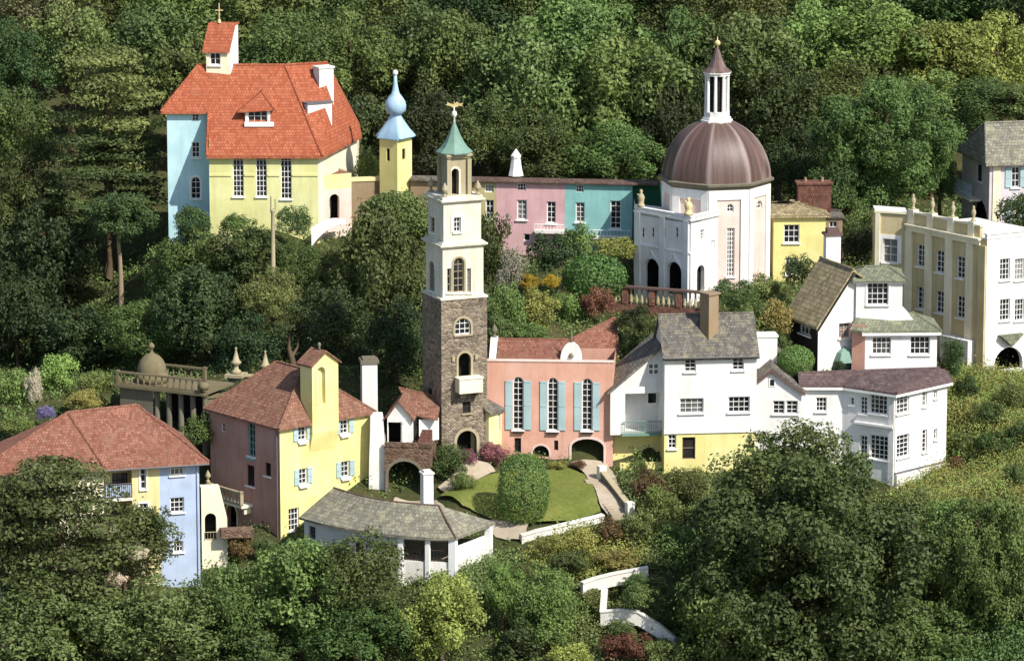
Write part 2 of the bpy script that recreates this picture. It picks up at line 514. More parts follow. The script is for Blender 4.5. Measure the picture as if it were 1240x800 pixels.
class Bld:
    def __init__(s, name, label, cat, loc, group=None):
        s.root = bpy.data.objects.new(name, None)
        s.root.empty_display_size = .5
        s.root.location = loc
        COL.objects.link(s.root)
        tag(s.root, label, cat, group)
        s.acc = {}
    def mb(s, part, mat):
        return s.acc.setdefault((part, mat), MB())
    def add(s, part, mat, mb, parent=None):
        return mb.build(part, mat, s.root, parent)
    def done(s):
        for (part, mat), m in s.acc.items():
            if m.f:
                for piece in (m.pieces() if part not in ('baluster', 'steps', 'brick_step') else [m]):
                    piece.build(part, mat, s.root)
        s.acc = {}
        bpy.context.view_layer.update()
        return s
    # ---- walls with real openings
    def wall(s, f, mat, z0, z1, ops=(), gable=None, part='wall', s0=0, s1=None):
        s1 = f.W if s1 is None else s1
        m = s.mb(part, mat)
        rs = []
        for o in ops:
            a, b, c, d = f.rect(o['px'])
            if c < a:
                a, c = c, a
            rs.append((max(a, s0 + .05), max(b, z0 + .02), min(c, s1 - .05), min(d, z1 - .05), o))
        xs = sorted({s0, s1, *[r[0] for r in rs], *[r[2] for r in rs]})
        zs = sorted({z0, z1, *[r[1] for r in rs], *[r[3] for r in rs]})
        for i in range(len(xs) - 1):
            for j in range(len(zs) - 1):
                cx, cz = (xs[i] + xs[i + 1]) / 2, (zs[j] + zs[j + 1]) / 2
                if any(r[0] < cx < r[2] and r[1] < cz < r[3] for r in rs):
                    continue
                m.poly([f.pt(xs[i], zs[j]), f.pt(xs[i + 1], zs[j]), f.pt(xs[i + 1], zs[j + 1]), f.pt(xs[i], zs[j + 1])])
        if gable:
            m.poly([f.pt(a, z) for a, z in gable])
        for a, b, c, d, o in rs:
            s.opening(f, m, mat, a, b, c, d, o)
    def outline(s, a, b, c, d, arch):
        if not arch:
            return [(a, b), (c, b), (c, d), (a, d)]
        r = (c - a) / 2
        h = min(r * (1 if arch is True else arch), (d - b) * .9)
        zs = d - h
        pts = [(a, b), (c, b)]
        for k in range(0, 11):
            w = math.pi * k / 10
            pts.append((a + r + r * math.cos(w), zs + h * math.sin(w)))
        return pts
    def opening(s, f, m, mat, a, b, c, d, o):
        arch = o.get('arch', False)
        ol = s.outline(a, b, c, d, arch)
        dep = o.get('depth', .2)
        if arch:                                   # spandrels
            arc = ol[2:]
            mid = len(arc) // 2
            m.poly([f.pt(c, d)] + [f.pt(*q) for q in arc[:mid + 1][::-1]])
            m.poly([f.pt(a, d)] + [f.pt(*q) for q in arc[mid:][::-1]])
        n = len(ol)
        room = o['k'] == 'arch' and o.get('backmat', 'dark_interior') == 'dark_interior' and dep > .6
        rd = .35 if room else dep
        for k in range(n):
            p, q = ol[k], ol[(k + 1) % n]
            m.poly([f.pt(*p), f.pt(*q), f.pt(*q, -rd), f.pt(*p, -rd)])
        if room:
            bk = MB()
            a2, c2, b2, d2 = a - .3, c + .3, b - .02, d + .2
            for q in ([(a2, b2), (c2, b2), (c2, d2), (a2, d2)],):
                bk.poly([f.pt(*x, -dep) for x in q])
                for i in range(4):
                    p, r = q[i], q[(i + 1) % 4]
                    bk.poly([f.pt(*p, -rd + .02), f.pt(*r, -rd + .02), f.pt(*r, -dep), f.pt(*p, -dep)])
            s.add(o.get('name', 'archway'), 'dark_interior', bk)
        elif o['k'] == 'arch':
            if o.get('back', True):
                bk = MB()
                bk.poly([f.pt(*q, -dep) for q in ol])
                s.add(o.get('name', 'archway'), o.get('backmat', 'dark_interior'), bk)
        else:
            s.window(f, ol, a, b, c, d, o, dep)
        if o.get('trim'):
            tm = MB()
            w = o.get('tw', .12)
            r0 = s.outline(a, b, c, d, arch)
            cx, cz = (a + c) / 2, (b + d) / 2
            top = r0[1:] + [r0[0]] if arch else [r0[1], r0[2], r0[3], r0[0]]
            def ex(p):
                dx = p[0] - cx
                ox = cx + dx * (1 + w / max((c - a) / 2, .1))
                oz = p[1] + (w if p[1] >= d - 1e-4 else (w * max(0, (p[1] - cz) / (d - cz)) if arch else 0))
                return ox, oz
            for p, q in zip(top[:-1], top[1:]):
                tm.prism([f.pt(*p, .05), f.pt(*q, .05), f.pt(*ex(q), .05), f.pt(*ex(p), .05)], -f.n * .048)
            s.add('window_surround', o['trim'], tm)
    def window(s, f, ol, a, b, c, d, o, dep):
        fm = MB()
        fw = o.get('fw', .07); bw = o.get('bw', .036)
        n = len(ol)
        cx, cz = (a + c) / 2, (b + d) / 2
        def inn(p):
            kx = 1 - fw / ((c - a) / 2); kz = 1 - fw / ((d - b) / 2)
            return cx + (p[0] - cx) * kx, cz + (p[1] - cz) * kz
        for k in range(n):
            p, q = ol[k], ol[(k + 1) % n]
            fm.prism([f.pt(*p, -dep + .09), f.pt(*q, -dep + .09), f.pt(*inn(q), -dep + .09), f.pt(*inn(p), -dep + .09)], -f.n * .085)
        cols, rows = o['c'], o['r']
        for k in range(1, cols):
            x = a + (c - a) * k / cols
            top = d
            if o.get('arch'):
                r = (c - a) / 2; h = min(r, (d - b) * .9)
                top = d - h + h * math.sqrt(max(0, 1 - ((x - cx) / r) ** 2))
            f.box(fm, x - bw / 2, x + bw / 2, b + fw, top - fw * .5, -dep + .012, -dep + .07)
        for k in range(1, rows):
            z = b + (d - b) * k / rows
            hw = (c - a) / 2
            if o.get('arch'):
                r = hw; h = min(r, (d - b) * .9)
                if z > d - h:
                    hw = r * math.sqrt(max(0.02, 1 - ((z - d + h) / h) ** 2))
            f.box(fm, cx - hw + fw * .5, cx + hw - fw * .5, z - bw / 2, z + bw / 2, -dep + .014, -dep + .068)
        w = s.add(o.get('name', 'window'), o.get('mat', 'white_paint'), fm)
        pm = MB()
        pm.poly([f.pt(*q, -dep + .004) for q in ol])
        s.add('pane', o.get('glass', 'window_glass'), pm, w)
        if o.get('sill', True):
            sm = MB()
            f.box(sm, a - .1, c + .1, b - .1, b - .002, -.1, .13)
            s.add('sill', o.get('sillmat', 'white_paint'), sm, w)
        if o.get('shut'):
            for sg in (0, 1):
                hm = MB()
                sw = o.get('sw', (c - a) * .55)
                x0 = a - sw - .02 if sg == 0 else c + .02
                top = d - (.35 * (c - a) if o.get('arch') else 0)
                f.box(hm, x0, x0 + sw, b, top, .012, .07)
                for z in (b + .08, (b + top) / 2, top - .08):
                    f.box(hm, x0 + .04, x0 + sw - .04, z - .05, z + .05, .07, .09)
                s.add('shutter', o['shut'], hm, w)
        if o.get('box'):
            bm = MB()
            f.box(bm, a - .02, c + .02, b - .24, b - .102, .02, .2)
            s.add('flower_box', o['box'], bm, w)
    # ---- roofs
    def roof(s, polys, mat, th=.16, part='roof', caps=(), capmat=None, cr=.09):
        m = s.mb(part, mat)
        for p in polys:
            m.prism(p, (0, 0, -th))
        if caps:
            c = MB()
            for p, q in caps:
                p, q = Vector(p), Vector(q)
                k = max(2, int((q - p).length / .45))
                for i in range(k):
                    a, b = p.lerp(q, i / k), p.lerp(q, (i + .94) / k)
                    c.tube([a, b], [cr, cr * 1.12], 7)
            s.add('ridge_tiles', capmat or mat, c)
    def hip(s, K, u, v, Lu, Lv, z, h, o=.35, mat='red_tile', along='u', i0=None, i1=None, caps=True, capmat=None, drop=.1, th=.16):
        """roof over the rectangle K, u*Lu, v*Lv; i0/i1 ridge insets (0 = gable)"""
        K = Vector((K[0], K[1], 0))
        if along == 'v':
            return s.hip(K + v * Lv, -v, u, Lv, Lu, z, h, o, mat, 'u', i1, i0, caps, capmat, drop, th)
        i0 = Lv / 2 if i0 is None else i0
        i1 = Lv / 2 if i1 is None else i1
        e = Vector((0, 0, z - drop))
        c00, c10 = K - (u + v) * o + e, K + u * (Lu + o) - v * o + e
        c11, c01 = K + u * (Lu + o) + v * (Lv + o) + e, K - u * o + v * (Lv + o) + e
        r0 = K + u * (i0 if i0 > 0 else -o * .6) + v * Lv / 2 + Vector((0, 0, z + h))
        r1 = K + u * (Lu - (i1 if i1 > 0 else -o * .6)) + v * Lv / 2 + Vector((0, 0, z + h))
        if i0 == 0:
            c00 += u * o * .4; c01 += u * o * .4
        if i1 == 0:
            c10 -= u * o * .4; c11 -= u * o * .4
        polys = [[c00, c10, r1, r0], [c11, c01, r0, r1]]
        cp = [(r0, r1)]
        if i0 > 0:
            polys.append([c01, c00, r0]); cp += [(c00, r0), (c01, r0)]
        if i1 > 0:
            polys.append([c10, c11, r1]); cp += [(c10, r1), (c11, r1)]
        s.roof(polys, mat, th, caps=cp if caps else (), capmat=capmat)
        return c00, c10, c11, c01, r0, r1
    def block(s, K, u, v, Lu, Lv, z0, z1, mr, ml=None, opr=(), opl=(), gr=None, gl=None, back=True):
        K = Vector((K[0], K[1], 0))
        fr = Face(K, u, Lu); fl = Face(K + v * Lv, -v, Lv)
        s.wall(fr, mr, z0, z1, opr, gr)
        s.wall(fl, ml or mr, z0, z1, opl, gl)
        if back:
            s.wall(Face(K + u * Lu, v, Lv), ml or mr, z0, z1, (), gl)
            s.wall(Face(K + u * Lu + v * Lv, -u, Lu), mr, z0, z1, (), gr)
        return fr, fl
    def slab(s, part, mat, K, u, v, Lu, Lv, z0, z1, o=0):
        K = Vector((K[0], K[1], 0)) - (u + v) * o
        s.mb(part, mat).box(K + Vector((0, 0, z0)), u * (Lu + 2 * o), v * (Lv + 2 * o), (0, 0, z1 - z0))
    def chimney(s, c, u, lu, lv, z0, z1, mat, capmat=None, pots=1, name='chimney', pot='tan_render', cap=.1):
        m = MB()
        m.cbox(c, u, lu, lv, z0, z1)
        ch = s.add(name, mat, m)
        k = MB()
        k.cbox(c, u, lu + cap * 2, lv + cap * 2, z1 + .002, z1 + .14)
        s.add('chimney_cap', capmat or mat, k, ch)
        for i in range(pots):
            p = MB()
            q = Vector((c[0], c[1], 0)) + u * (lu * ((i + .5) / pots - .5))
            p.lathe((q.x, q.y, z1 + .142), [(.0, 0), (.13, 0), (.10, .3), (.12, .34), (.07, .34), (.07, .1)], 10)
            s.add('chimney_pot', pot, p, ch)
        return ch
    def balustrade(s, p0, p1, z, h=.9, mat='white_paint', step=.34, part='balustrade', thick=.16):
        m = MB()
        p0, p1 = Vector((p0[0], p0[1], 0)), Vector((p1[0], p1[1], 0))
        d = (p1 - p0); L = d.length; d.normalize(); n = Vector((d.y, -d.x, 0))
        def bx(a, b, za, zb, t):
            m.box(p0 + d * a - n * t / 2 + Vector((0, 0, za)), d * (b - a), n * t, (0, 0, zb - za))
        bx(0, L, z, z + .12, thick * 1.2)
        bx(0, L, z + h - .13, z + h, thick * 1.4)
        k = max(1, int(L / step))
        for i in range(k):
            q = p0 + d * (L * (i + .5) / k)
            m.lathe((q.x, q.y, z + .12), [(.05, 0), (.085, (h - .25) * .3), (.045, (h - .25) * .7), (.06, h - .25)], 6)
        for a in (0, L - .22):
            bx(a, a + .22, z + .002, z + h + .06, thick * 1.7)
        return s.add(part, mat, m)
    def rail(s, p0, p1, z, h=.9, mat='white_paint', step=.16, part='railing'):
        m = MB()
        p0, p1 = Vector((p0[0], p0[1], z)), Vector((p1[0], p1[1], z))
        up = Vector((0, 0, h))
        L = (p1 - p0).length
        m.tube([p0 + up, p1 + up], .035, 5)
        m.tube([p0 + up * .12, p1 + up * .12], .025, 5)
        for i in range(int(L / step) + 1):
            q = p0.lerp(p1, i / max(1, int(L / step)))
            m.tube([q, q + up], .018, 4)
        return s.add(part, mat, m)

def urn(mb, c, k=1.0, obelisk=False):
    if obelisk:
        pr = [(.0, 0), (.3, 0), (.3, .18), (.16, .28), (.14, .5), (.3, .62), (.34, .72), (.2, .85), (.1, 1.25), (.05, 1.5), (.09, 1.56), (.0, 1.66)]
    else:
        pr = [(.0, 0), (.22, 0), (.22, .12), (.09, .2), (.11, .32), (.28, .5), (.3, .72), (.2, .85), (.22, .92), (.1, 1.02), (.05, 1.18), (.0, 1.22)]
    mb.lathe(c, [(r * k, z * k) for r, z in pr], 10)
# ---------------------------------------------------------------- terrain
PROF = [(-330, -62), (-60, -27), (-20, -10), (0, 0), (12, 3), (30, 7), (45, 9.5), (60, 15), (80, 26), (140, 60), (260, 120)]
def base_z(Y):
    for (a, za), (b, zb) in zip(PROF[:-1], PROF[1:]):
        if Y <= b:
            return za + (zb - za) * (Y - a) / (b - a)
    return PROF[-1][1]
CTRL = [(562, 555, 0), (535, 556, 0), (590, 560, 1.5), (740, 568, 2), (660, 566, 1.5), (805, 574, .5), (880, 575, .5), (1020, 598, 1),
        (1083, 594, -.3), (1145, 580, 3.2), (1115, 588, 1.2), (640, 572, 0.5), (640, 636, -8.8), (560, 606, -6), (720, 612, -5.5), (745, 622, -6.5), (550, 704, -14.6),
        (600, 680, -10.5), (345, 652, -6), (262, 650, -1), (243, 706, -11), (130, 700, -12), (30, 690, -10), (490, 606, -3),
        (195, 528, 4), (150, 520, 6), (285, 480, 7), (850, 356, 19), (775, 358, 22), (905, 352, 20), (790, 392, 14.5), (840, 396, 14), (1000, 452, 6), (1090, 452, 5),
        (1192, 450, 12), (1235, 452, 14), (1110, 410, 20), (965, 340, 25), (320, 275, 28), (225, 290, 31), (410, 285, 30),
        (480, 262, 30), (620, 306, 30), (760, 300, 29), (1200, 275, 31), (900, 412, 9), (300, 440, 13), (420, 440, 12), (705, 440, 8), (740, 436, 8), (700, 395, 13), (630, 380, 11),
        (1190, 500, 5), (1200, 600, -7), (700, 692, -13.5), (800, 700, -14), (745, 750, -16), (820, 796, -18), (620, 800, -21), (985, 830, -20), (60, 830, -21),
        (1200, 800, -20), (330, 800, -20), (60, 480, 5), (110, 470, 8), (60, 400, 30), (20, 445, 24), (95, 462, 22), (175, 450, 20), (250, 450, 18), (130, 330, 36), (20, 320, 40), (370, 672, -9), (450, 692, -12), (550, 706, -15.5), (540, 800, -19.5), (450, 815, -19.5), (660, 790, -18.5), (380, 800, -18)]
CP = [(lambda p: (p.x, p.y, p.z - base_z(p.y)))(at(*c)) for c in CTRL]
_gz = {}
def gz(x, y):
    k = (round(x * 4), round(y * 4))
    if k in _gz:
        return _gz[k]
    sw, sv = .012, 0.0
    for cx, cy, r in CP:
        d2 = (x - cx) ** 2 + (y - cy) ** 2 + .6
        w = math.exp(-d2 / 90) / d2
        sw += w * 1.0; sv += w * r
    z = base_z(y) + sv / (sw if sw > .012 else 1) 
    _gz[k] = z
    return z
def ground(px, py, y0=-45, y1=90):
    """point where the ray through a pixel meets the terrain"""
    d = ray(px, py)
    Y = y0
    prev = None
    while Y < y1:
        p = CAM + d * ((Y - CY) / d.y)
        g = p.z - gz(p.x, p.y)
        if g <= 0:
            if prev is not None:
                t = prev[0] / (prev[0] - g)
                p = prev[1].lerp(p, t)
            return Vector((p.x, p.y, gz(p.x, p.y)))
        prev = (g, p)
        Y += .25
    return p
def inpoly(x, y, poly):
    c = False
    j = len(poly) - 1
    for i in range(len(poly)):
        xi, yi = poly[i]; xj, yj = poly[j]
        if (yi > y) != (yj > y) and x < (xj - xi) * (y - yi) / (yj - yi) + xi:
            c = not c
        j = i
    return c

def terrain():
    xs = [-170, -130, -100, -80, -65] + [-52 + i * 1.0 for i in range(105)] + [65, 80, 100, 130, 170]
    ys = [-340, -250, -180, -120, -85, -65, -52] + [-44 + i * 1.0 for i in range(96)] + [56, 62, 70, 80, 95, 115, 140, 180, 230, 260]
    m = MB(); m.smooth = True
    nx = len(xs)
    for y in ys:
        for x in xs:
            m.v.append(Vector((x, y, gz(x, y) + .25 * noise.noise(Vector((x * .3, y * .3, 0))) - .1)))
    for j in range(len(ys) - 1):
        for i in range(nx - 1):
            m.f.append((j * nx + i, j * nx + i + 1, (j + 1) * nx + i + 1, (j + 1) * nx + i))
    tag(m.build('hillside', 'hillside_soil', None, base=(0, 0, 0)), kind='structure')
terrain()

LAWN_PX = [(532, 602), (560, 590), (592, 577), (630, 572), (682, 568), (708, 577), (722, 600), (727, 622), (690, 632), (640, 636), (590, 628), (560, 614)]
LAWN = [(p.x, p.y) for p in (ground(*q) for q in LAWN_PX)]
def drape(name, poly, mat, lift=.03, step=.6):
    from mathutils.geometry import delaunay_2d_cdt
    pts = []
    for (ax, ay), (bx, by) in zip(poly, poly[1:] + poly[:1]):
        k = max(1, int(math.hypot(bx - ax, by - ay) / .4))
        for i in range(k):
            t = i / k
            w = .07 * noise.noise(Vector((ax + (bx - ax) * t, ay + (by - ay) * t, 3)) * 1.7)
            pts.append(Vector((ax + (bx - ax) * t + w, ay + (by - ay) * t + w)))
    n = len(pts)
    bound = [(p.x, p.y) for p in pts]
    x0, x1 = min(p[0] for p in poly), max(p[0] for p in poly)
    y0, y1 = min(p[1] for p in poly), max(p[1] for p in poly)
    y = y0
    while y < y1:
        x = x0
        while x < x1:
            if inpoly(x, y, bound):
                pts.append(Vector((x, y)))
            x += step
        y += step
    vs, _, fs, *_r = delaunay_2d_cdt(pts, [(i, (i + 1) % n) for i in range(n)], [], 1, 1e-4)
    m = MB(); m.smooth = True
    m.v = [Vector((p.x, p.y, gz(p.x, p.y) + .14 + lift)) for p in vs]
    m.f = [tuple(f) for f in fs]
    return tag(m.build(name, mat, None, base=(0, 0, 0)), kind='structure')
drape('lawn', LAWN, 'lawn_grass')
PATHS_PX = [[(690, 562), (735, 560), (745, 580), (752, 600), (762, 622), (738, 628), (728, 616), (722, 596), (708, 575)],
            [(545, 600), (575, 584), (600, 572), (590, 562), (560, 560), (552, 575), (530, 592)],
            [(600, 652), (635, 656), (640, 636), (600, 630), (585, 634)],
            [(478, 604), (520, 606), (540, 618), (560, 630), (520, 640), (470, 620)]]
PATHS = []
for i, pp in enumerate(PATHS_PX):
    poly = [(p.x, p.y) for p in (ground(*q) for q in pp)]
    PATHS.append(poly)
    drape('gravel_path', poly, 'path_gravel', .0 + .004 * (i + 1))
# ---------------------------------------------------------------- bell tower
def bell_tower():
    a = 23.5
    u = dirv(a); v = Vector((-u.y, u.x, 0))
    K = at(535, 556, 0)
    L = 3.55
    b = Bld('bell_tower', 'tall square bell tower, rough stone below and cream above, with green pyramid roof', 'tower', (K + (u + v) * L / 2))
    z0 = K.z - 1.5
    z = lambda py: at(535, py, 0).z
    z1 = z(364)
    P = Vector((K.x, K.y, 0))
    # stone shaft, slightly battered by a plinth
    b.block(P, u, v, L, L, z0, z1, 'tower_stone', None,
            [Ar(553, 521, 577, 556, depth=1.2, name='doorway', trim='buff_stone', tw=.22),
             Wn(560, 486, 570, 500, 2, 2, mat='dark_wood', sillmat='buff_stone'),
             Ar(555, 427, 570, 457, depth=.9, trim='buff_stone', tw=.16, name='balcony_opening'),
             Wn(551, 385, 570, 405, 3, 3, arch=True, trim='buff_stone', tw=.16, sillmat='buff_stone')],
            [Wn(518, 470, 523, 486, 1, 2, mat='dark_wood', sillmat='buff_stone')])
    fr = Face(P, u, L)
    # small carved panel and balcony
    s0, zb, s1, zt = fr.rect((551, 456, 579, 473))
    m = b.mb('balcony', 'cream_render')
    fr.box(m, s0, s1, zb, zb + .16, 0, .85)
    fr.box(m, s0, s1, zb + .16, zt, .74, .85)
    fr.box(m, s0, s0 + .1, zb + .161, zt - .002, .0, .738)
    fr.box(m, s1 - .1, s1, zb + .161, zt - .002, .0, .738)
    fr.box(b.mb('balcony', 'cream_render'), s0 - .06, s1 + .06, zt + .001, zt + .09, -.0, .92)
    m = b.mb('balcony_bracket', 'grey_stone')
    for s in (s0 + .2, s1 - .35):
        fr.box(m, s, s + .15, zb - .3, zb - .002, 0, .6)
    # quoin-like stone arch labels above the first floor
    sa, zc, sb, zd = fr.rect((549, 430, 576, 436))
    fr.box(b.mb('string_course', 'buff_stone'), sa - .12, sa + .08, zc, zd, 0, .12)
    fr.box(b.mb('string_course', 'buff_stone'), sb - .08, sb + .12, zc, zd, 0, .12)
    # cream stages
    ins = .06
    c = P + (u + v) * L / 2
    def stage(w, za, zb_, mat, opr=(), opl=()):
        q = c - (u + v) * w / 2
        b.block(q, u, v, w, w, za, zb_, mat, None, opr, opl)
        return q
    def cornice(w, za, h, mat='belfry_cream', part='cornice'):
        q = c - (u + v) * w / 2
        b.slab(part, mat, q, u, v, w, w, za, za + h)
    cornice(L + .12, z1, .14, 'belfry_cream')
    z2 = z(302)
    stage(L - .4, z1 + .14, z2, 'belfry_cream',
          [Wn(549, 312, 562, 354, 2, 5, arch=True, mat='buff_stone', trim='buff_stone'), Wn(541.5, 325, 546.5, 354, 1, 3, mat='buff_stone'), Wn(565.5, 325, 570.5, 354, 1, 3, mat='buff_stone')],
          [Wn(519, 316, 526, 352, 1, 4, arch=True, mat='buff_stone')])
    for s in range(4):                     # corner pilasters
        pass
    cornice(L - .15, z2, .12); cornice(L + .1, z2 + .122, .13); cornice(L - .2, z2 + .254, .1); cornice(L - .4, z2 + .356, .068)
    z3 = z(248)
    stage(L - .65, z2 + .424, z3, 'belfry_cream',
          [Wn(549.5, 263, 558, 281, 2, 3, mat='white_paint', trim='white_render', tw=.22)], [Wn(521, 263, 526, 281, 1, 3, mat='buff_stone')])
    cornice(L - .4, z3, .12); cornice(L - .15, z3 + .122, .12); cornice(L - .45, z3 + .244, .2)
    z4 = z(189)
    zb0 = z3 + .446
    w = 1.5
    q = stage(w, zb0, z4, 'buff_stone', [Ar(546.5, 204, 555.5, 240, depth=.5, trim='belfry_cream', tw=.14)], [Ar(524.5, 204, 530, 240, depth=.5)])
    # splayed corner buttresses with urns
    for sx in (-1, 1):
        for sy in (-1, 1):
            p = c + u * sx * (w / 2 + .04) + v * sy * (w / 2 + .04)
            b.mb('buttress', 'buff_stone').cbox(p, u, .3, .3, zb0, z4 - .5)
            p2 = c + u * sx * (L / 2 - .5) + v * sy * (L / 2 - .5)
            m = MB(); m.smooth = True; urn(m, (p2.x, p2.y, zb0), .85)
            b.add('urn', 'buff_stone', m)
    cornice(w + .3, z4 - .42, .14, 'buff_stone'); cornice(w + .5, z4 - .278, .16, 'buff_stone')
    # concave green roof, square on plan
    zr = z4 - .116
    k = math.sqrt(2) / 2
    m = MB()
    m.lathe((c.x, c.y, zr), [(0, 0), (1.3, 0), (1.32, .08), (.98, .38), (.7, .76), (.43, 1.3), (.25, 1.75), (.13, 2.02), (.1, 2.2), (0, 2.22)], 8, R(a + 22.5))
    b.add('roof', 'copper_green', m)
    m = MB(); m.smooth = True
    m.lathe((c.x, c.y, zr + 2.2), [(.0, -.1), (.09, 0), (.07, .3), (.16, .4), (.2, .55), (.16, .72), (.05, .8), (.03, 1.2), (0, 1.2)], 10)
    fin = b.add('finial', 'white_weathered', m)
    # gilded weather vane: bird-like outline of real thickness
    m = MB()
    t = V(1, 0, 0)
    o = Vector((c.x, c.y, zr + 3.3))
    pts = [(-.62, .1), (-.3, .04), (-.12, -.06), (.2, -.04), (.36, .06), (.62, .02), (.56, .14), (.66, .26), (.4, .2), (.18, .34), (-.02, .16), (-.3, .2), (-.5, .34), (-.48, .18)]
    m.prism([o + t * x + V(0, -.03, z_) for x, z_ in pts], (0, .06, 0))
    m.tube([o + V(0, 0, -.25), o + V(0, 0, .35)], .03, 6)
    b.add('weather_vane', 'gold_leaf', m)
    b.done()
bell_tower()

# ---------------------------------------------------------------- coral hall beside the tower
def coral_hall():
    a = -3.5
    u = dirv(a); v = Vector((-u.y, u.x, 0))
    K = at(588, 560, 2.6)
    P = Vector((K.x, K.y, 0))
    L = span(K, u, 742)
    D = 5.0
    b = Bld('assembly_hall', 'coral pink hall with three tall arched windows and pale blue shutters', 'hall', K + u * L / 2 + v * 2)
    zt = at(588, 437, 2.6).z
    sh = dict(arch=True, shut='shutter_blue', sw=.52, box='dark_wood')
    ops = [Wn(621, 456, 634, 520, 2, 9, **sh), Wn(663, 457, 676, 521, 2, 9, **sh), Wn(704.5, 458, 717.5, 521, 2, 9, **sh),
           Wn(623, 530, 631, 548, 1, 2, mat='dark_wood', sill=False), Ar(645, 539, 665, 553, depth=.5, trim='blush_render'),
           Wn(671, 533, 676, 545, 1, 2, mat='dark_wood', sill=False), Ar(692, 531, 731, 572, depth=3.5, arch=.55, trim='blush_render', tw=.16, name='carriage_arch')]
    b.block(P, u, v, L, D, K.z - 1.6, zt, 'coral_render', None, ops)
    b.slab('parapet_coping', 'blush_render', P, u, v, L, .35, zt, zt + .1, .06)
    # roof behind the parapet
    r0 = span(K, u, 601); r1 = span(K, u, 690)
    f0, f1 = P + u * r0 + v * .36, P + u * r1 + v * .36
    e0, e1 = V(f0.x, f0.y, zt + .05), V(f1.x, f1.y, zt + .05)
    t0, t1 = e0 + v * 2.3 + V(0, 0, 1.05), e1 + v * 2.3 + V(0, 0, 1.05)
    b.roof([[e0, e1, t1, t0], [t0, t1, e1 + v * 4.5, e0 + v * 4.5]], 'orange_tile', caps=[(t0, t1)])
    # left shaped end wall and right round gablet
    m = b.mb('end_gable', 'white_weathered')
    q = P + u * (r0 - .55) + v * .4
    m.prism([q + V(0, 0, zt + .1), q + v * 4.2 + V(0, 0, zt + .1), q + v * 2.6 + V(0, 0, zt + 1.25), q + v * 1.9 + V(0, 0, zt + 1.25)], u * .5)
    um = MB(); um.smooth = True
    uq = q + u * .25 + v * 2.2
    urn(um, (uq.x, uq.y, zt + 1.25), .8)
    b.add('urn', 'grey_stone', um)
    m = b.mb('round_gablet', 'white_render')
    s0, s1 = span(K, u, 678), span(K, u, 704)
    c = (s0 + s1) / 2; r = (s1 - s0) / 2
    pts = [P + u * (c + r * math.cos(w)) + v * .42 + V(0, 0, zt + .102 + 1.25 * math.sin(w)) for w in [math.pi * i / 14 for i in range(15)]]
    m.prism(pts, v * .3)
    f = Face(P + v * .42, u, L)
    nm = MB(); nm.smooth = True
    nm.lathe(P + u * c + v * .38 + V(0, 0, zt + .25), [(0, 0), (.16, 0), (.2, .1), (.1, .3), (0, .34)], 10)
    b.add('ball_ornament', 'grey_stone', nm)
    um = MB(); um.smooth = True
    uq = P + u * c + v * .57
    um.lathe((uq.x, uq.y, zt + 1.34), [(.0, 0), (.1, 0), (.06, .15), (.12, .3), (.04, .5), (.02, .9), (0, .9)], 8)
    b.add('finial', 'grey_stone', um)
    b.done()
    # separate house behind with steep orange roof
    a = 14
    u = dirv(a); v = Vector((-u.y, u.x, 0))
    K = at(704, 434, 8.5)
    P = Vector((K.x, K.y, 0))
    b = Bld('tiled_cottage', 'small cottage mostly hidden behind the coral hall, showing a steep orange tiled roof', 'house', K + u + v)
    Lu, Lv = 2.6, 4.5
    b.block(P, u, v, Lu, Lv, K.z - 4, K.z, 'cream_render')
    zt = K.z
    e = V(0, 0, zt)
    A0, A1 = P - (u + v) * .25 + e, P + u * (Lu + .2) - v * .25 + e
    R1 = onz(745, 384, zt + 2.35); R0 = onz(692, 410, zt + 1.2)
    A3 = P - u * .9 + v * Lv * .6 + V(0, 0, zt + .6)
    R1b = R1 + v * 1.5
    B1 = P + u * (Lu + .3) + v * (Lv + .2) + e
    B0 = P - u * .3 + v * (Lv + .2) + e
    b.roof([[A0, A1, R1], [A0, R1, R0], [A1, B1, R1], [B1, B0, R1], [B0, A0, R0], [B0, R0, R1]], 'orange_tile', caps=[(R0, R1), (A1, R1)])
    b.done()
    # little yellow lodge against the tower
    a = 55
    u = dirv(a); v = Vector((-u.y, u.x, 0))
    K = at(592, 540, 1.2)
    P = Vector((K.x, K.y, 0))
    L = span(K, u, 611)
    zt = at(592, 499, 1.2).z
    b = Bld('yellow_lodge', 'tiny pale yellow lodge with a slate lean-to roof wedged between tower and coral hall', 'lodge', K + u + v)
    b.block(P, u, v, L, 1.6, K.z - 1, zt, 'pale_yellow_render', None, [Wn(603, 500, 606, 522, 1, 4, sill=False)])
    e = V(0, 0, zt)
    b.roof([[P - u * .2 - v * .25 + e, P + u * (L + .1) - v * .25 + e, P + u * (L + .1) + v * 1.7 + e + V(0, 0, 1.2), P - u * .2 + v * 1.7 + e + V(0, 0, 1.2)]], 'slate')
    b.done()
coral_hall()

